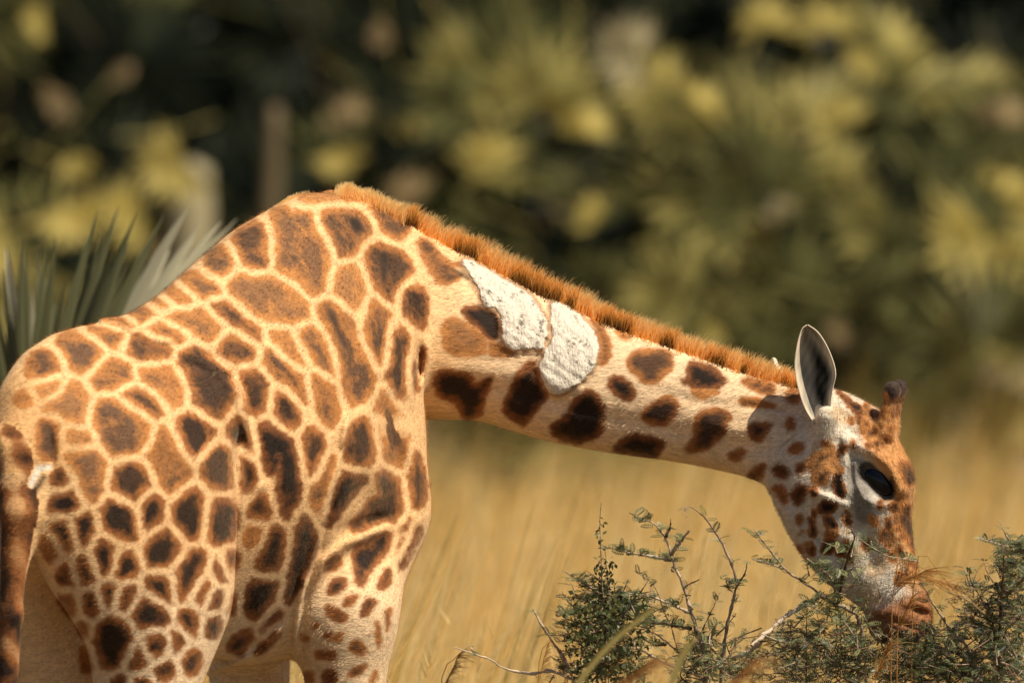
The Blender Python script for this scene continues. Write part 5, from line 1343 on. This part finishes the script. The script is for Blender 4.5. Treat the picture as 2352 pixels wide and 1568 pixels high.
thicken(E3B, A3, T3, crop('B2', [(1000,1250),(1150,1130),(1400,1060),(1560,1080),(1700,1150),(1850,1060),(2000,1000),(2312,980),(2330,1620),(1000,1620),(880,1400)]), 330, .0, .55, .07, .030, (4, 8), (.05, .75))
thicken(E3B, A3, T3, crop('B2', [(2130,330),(2230,190),(2340,230),(2340,1000),(2080,980),(2060,700)]), 85, .02, .45, .06, .030, (3, 7), (.08, .75))
thicken(E3B, A3, T3, crop('B2', [(1700,620),(1900,600),(2000,900),(1950,1000),(1760,980)]), 26, .05, .35, .06, .028, (3, 6), (.2, .8))
foliage_obj(A3, E3B, LEAF); thorn_obj(T3, E3B)

# ================================================================== GRASS HEADS round the muzzle and in front of the bush
WISP = leafy('grass_plume', (.16, .055, .018), (.52, .26, .07), (.80, .56, .24), .55, .35)
def plume(name, label, root, tip, n, spread, ln, sh, seed=0, Y=(0, 0), stalk=True, cat='grass'):
    p0, p1 = P(*root), P(*tip); e = empty(name, (float(p0[0]), float(p0[1]), 0)); tag(e, label, cat)
    ax = p1 - p0; L_ = np.linalg.norm(ax); t = rng.random(n)
    c = p0 + ax * t[:, None]; d = ax / L_ + rng.normal(0, spread, (n, 3)) + np.stack([.25 * t, 0 * t, -.35 * t], 1); d /= np.linalg.norm(d, axis=1)[:, None]
    v_, f_, c_ = strands(c, d, rng.uniform(.5, 1.1, n) * ln, .0008, np.clip(sh - .2 + rng.normal(0, .1, n), 0, 1), np.clip(sh + .25 + rng.normal(0, .1, n), 0, 1), np.stack([rng.normal(.1, .1, n), rng.normal(0, .1, n), rng.normal(-.25, .1, n)], 1))
    o = link('awns', mesh_np('awns', v_, f_, True, {'shade': ('FLOAT', c_)}), e, WISP); o['kind'] = 'stuff'
    mb = MB(); mb.tube(smooth_line([(float(p0[0]), float(p0[1]), -.02), tuple((p0 * .5 + np.array([p0[0], p0[1], 0]) * .5)), tuple(p0), tuple(p1)], 12), np.linspace(.0022, .0008, 12), 4, .5); mb.build('stem', WISP, e)
    return e
plume('grass_plume', 'orange feathery grass plume sweeping right across the giraffe nose', (2052, 1345, .02), (2130, 1308, .0), 80, .34, .085, .50)
plume('grass_plume', 'golden grass plume fanning out right of the giraffe nose', (2100, 1318, .03), (2180, 1340, .0), 90, .36, .09, .66)
plume('grass_plume', 'short brown grass tuft hanging over the giraffe lips', (2062, 1440, -.02), (2095, 1370, -.03), 70, .30, .05, .42)
plume('grass_plume', 'brown dry grass tuft in the thorn scrub left of the muzzle', (2010, 1560, .0), (2040, 1480, .0), 80, .35, .07, .5)
plume('grass_plume', 'pale grass seed head at the bottom below the chest', (1010, 1600, .9), (1055, 1500, .8), 150, .25, .06, .8)
plume('grass_plume', 'fine golden grass seed head rising beside the long bare branch', (1235, 1570, .5), (1262, 1465, .5), 80, .35, .035, .85)
plume('grass_plume', 'soft pinkish grass plume blurred in front of the dark bush', (1380, 1600, -2.6), (1500, 1510, -2.7), 160, .2, .09, .62)
plume('grass_plume', 'golden blurred grass plume in front of the middle thorn bush', (1640, 1600, -2.6), (1740, 1510, -2.8), 160, .22, .09, .66)
FB = leafy('blurred_blade', (.16, .14, .04), (.36, .29, .09), (.5, .42, .16), .5, .3)
for lab, pts, w in (('blurred olive grass blade crossing the dark bush', [(1310, 1590), (1400, 1480), (1490, 1405), (1520, 1390)], .006), ('broad blurred grass blade right of the dark bush', [(1530, 1600), (1570, 1500), (1610, 1455)], .007)):
    e = empty('grass_tuft', tuple(P(pts[0][0], 1568, -2.8) * np.array([1, 1, 0]))); tag(e, lab, 'grass blade')
    l = smooth_line([P(a, b, -2.8) for a, b in pts], 12); l = np.concatenate([[[l[0][0] - .1, -2.8, 0], [l[0][0] - .05, -2.8, l[0][2] * .6]], l]); n = len(l)
    sd_ = np.cross(np.gradient(l, axis=0), np.array([0, 1, 0])); sd_ /= np.linalg.norm(sd_, axis=1)[:, None]
    w_ = w * np.sin(np.linspace(.7, math.pi * .98, n))[:, None] + .0008
    link('blade', mesh_np('blade', np.stack([l - sd_ * w_, l + np.array([0, .003, 0]), l + sd_ * w_], 1).reshape(-1, 3), [[3 * i + a, 3 * i + a + 1, 3 * i + a + 4, 3 * i + a + 3] for i in range(n - 1) for a in (0, 1)], True, {'shade': ('FLOAT', np.full(3 * n, .6))}), e, FB)
print('all built', round(time.time() - T0, 1))
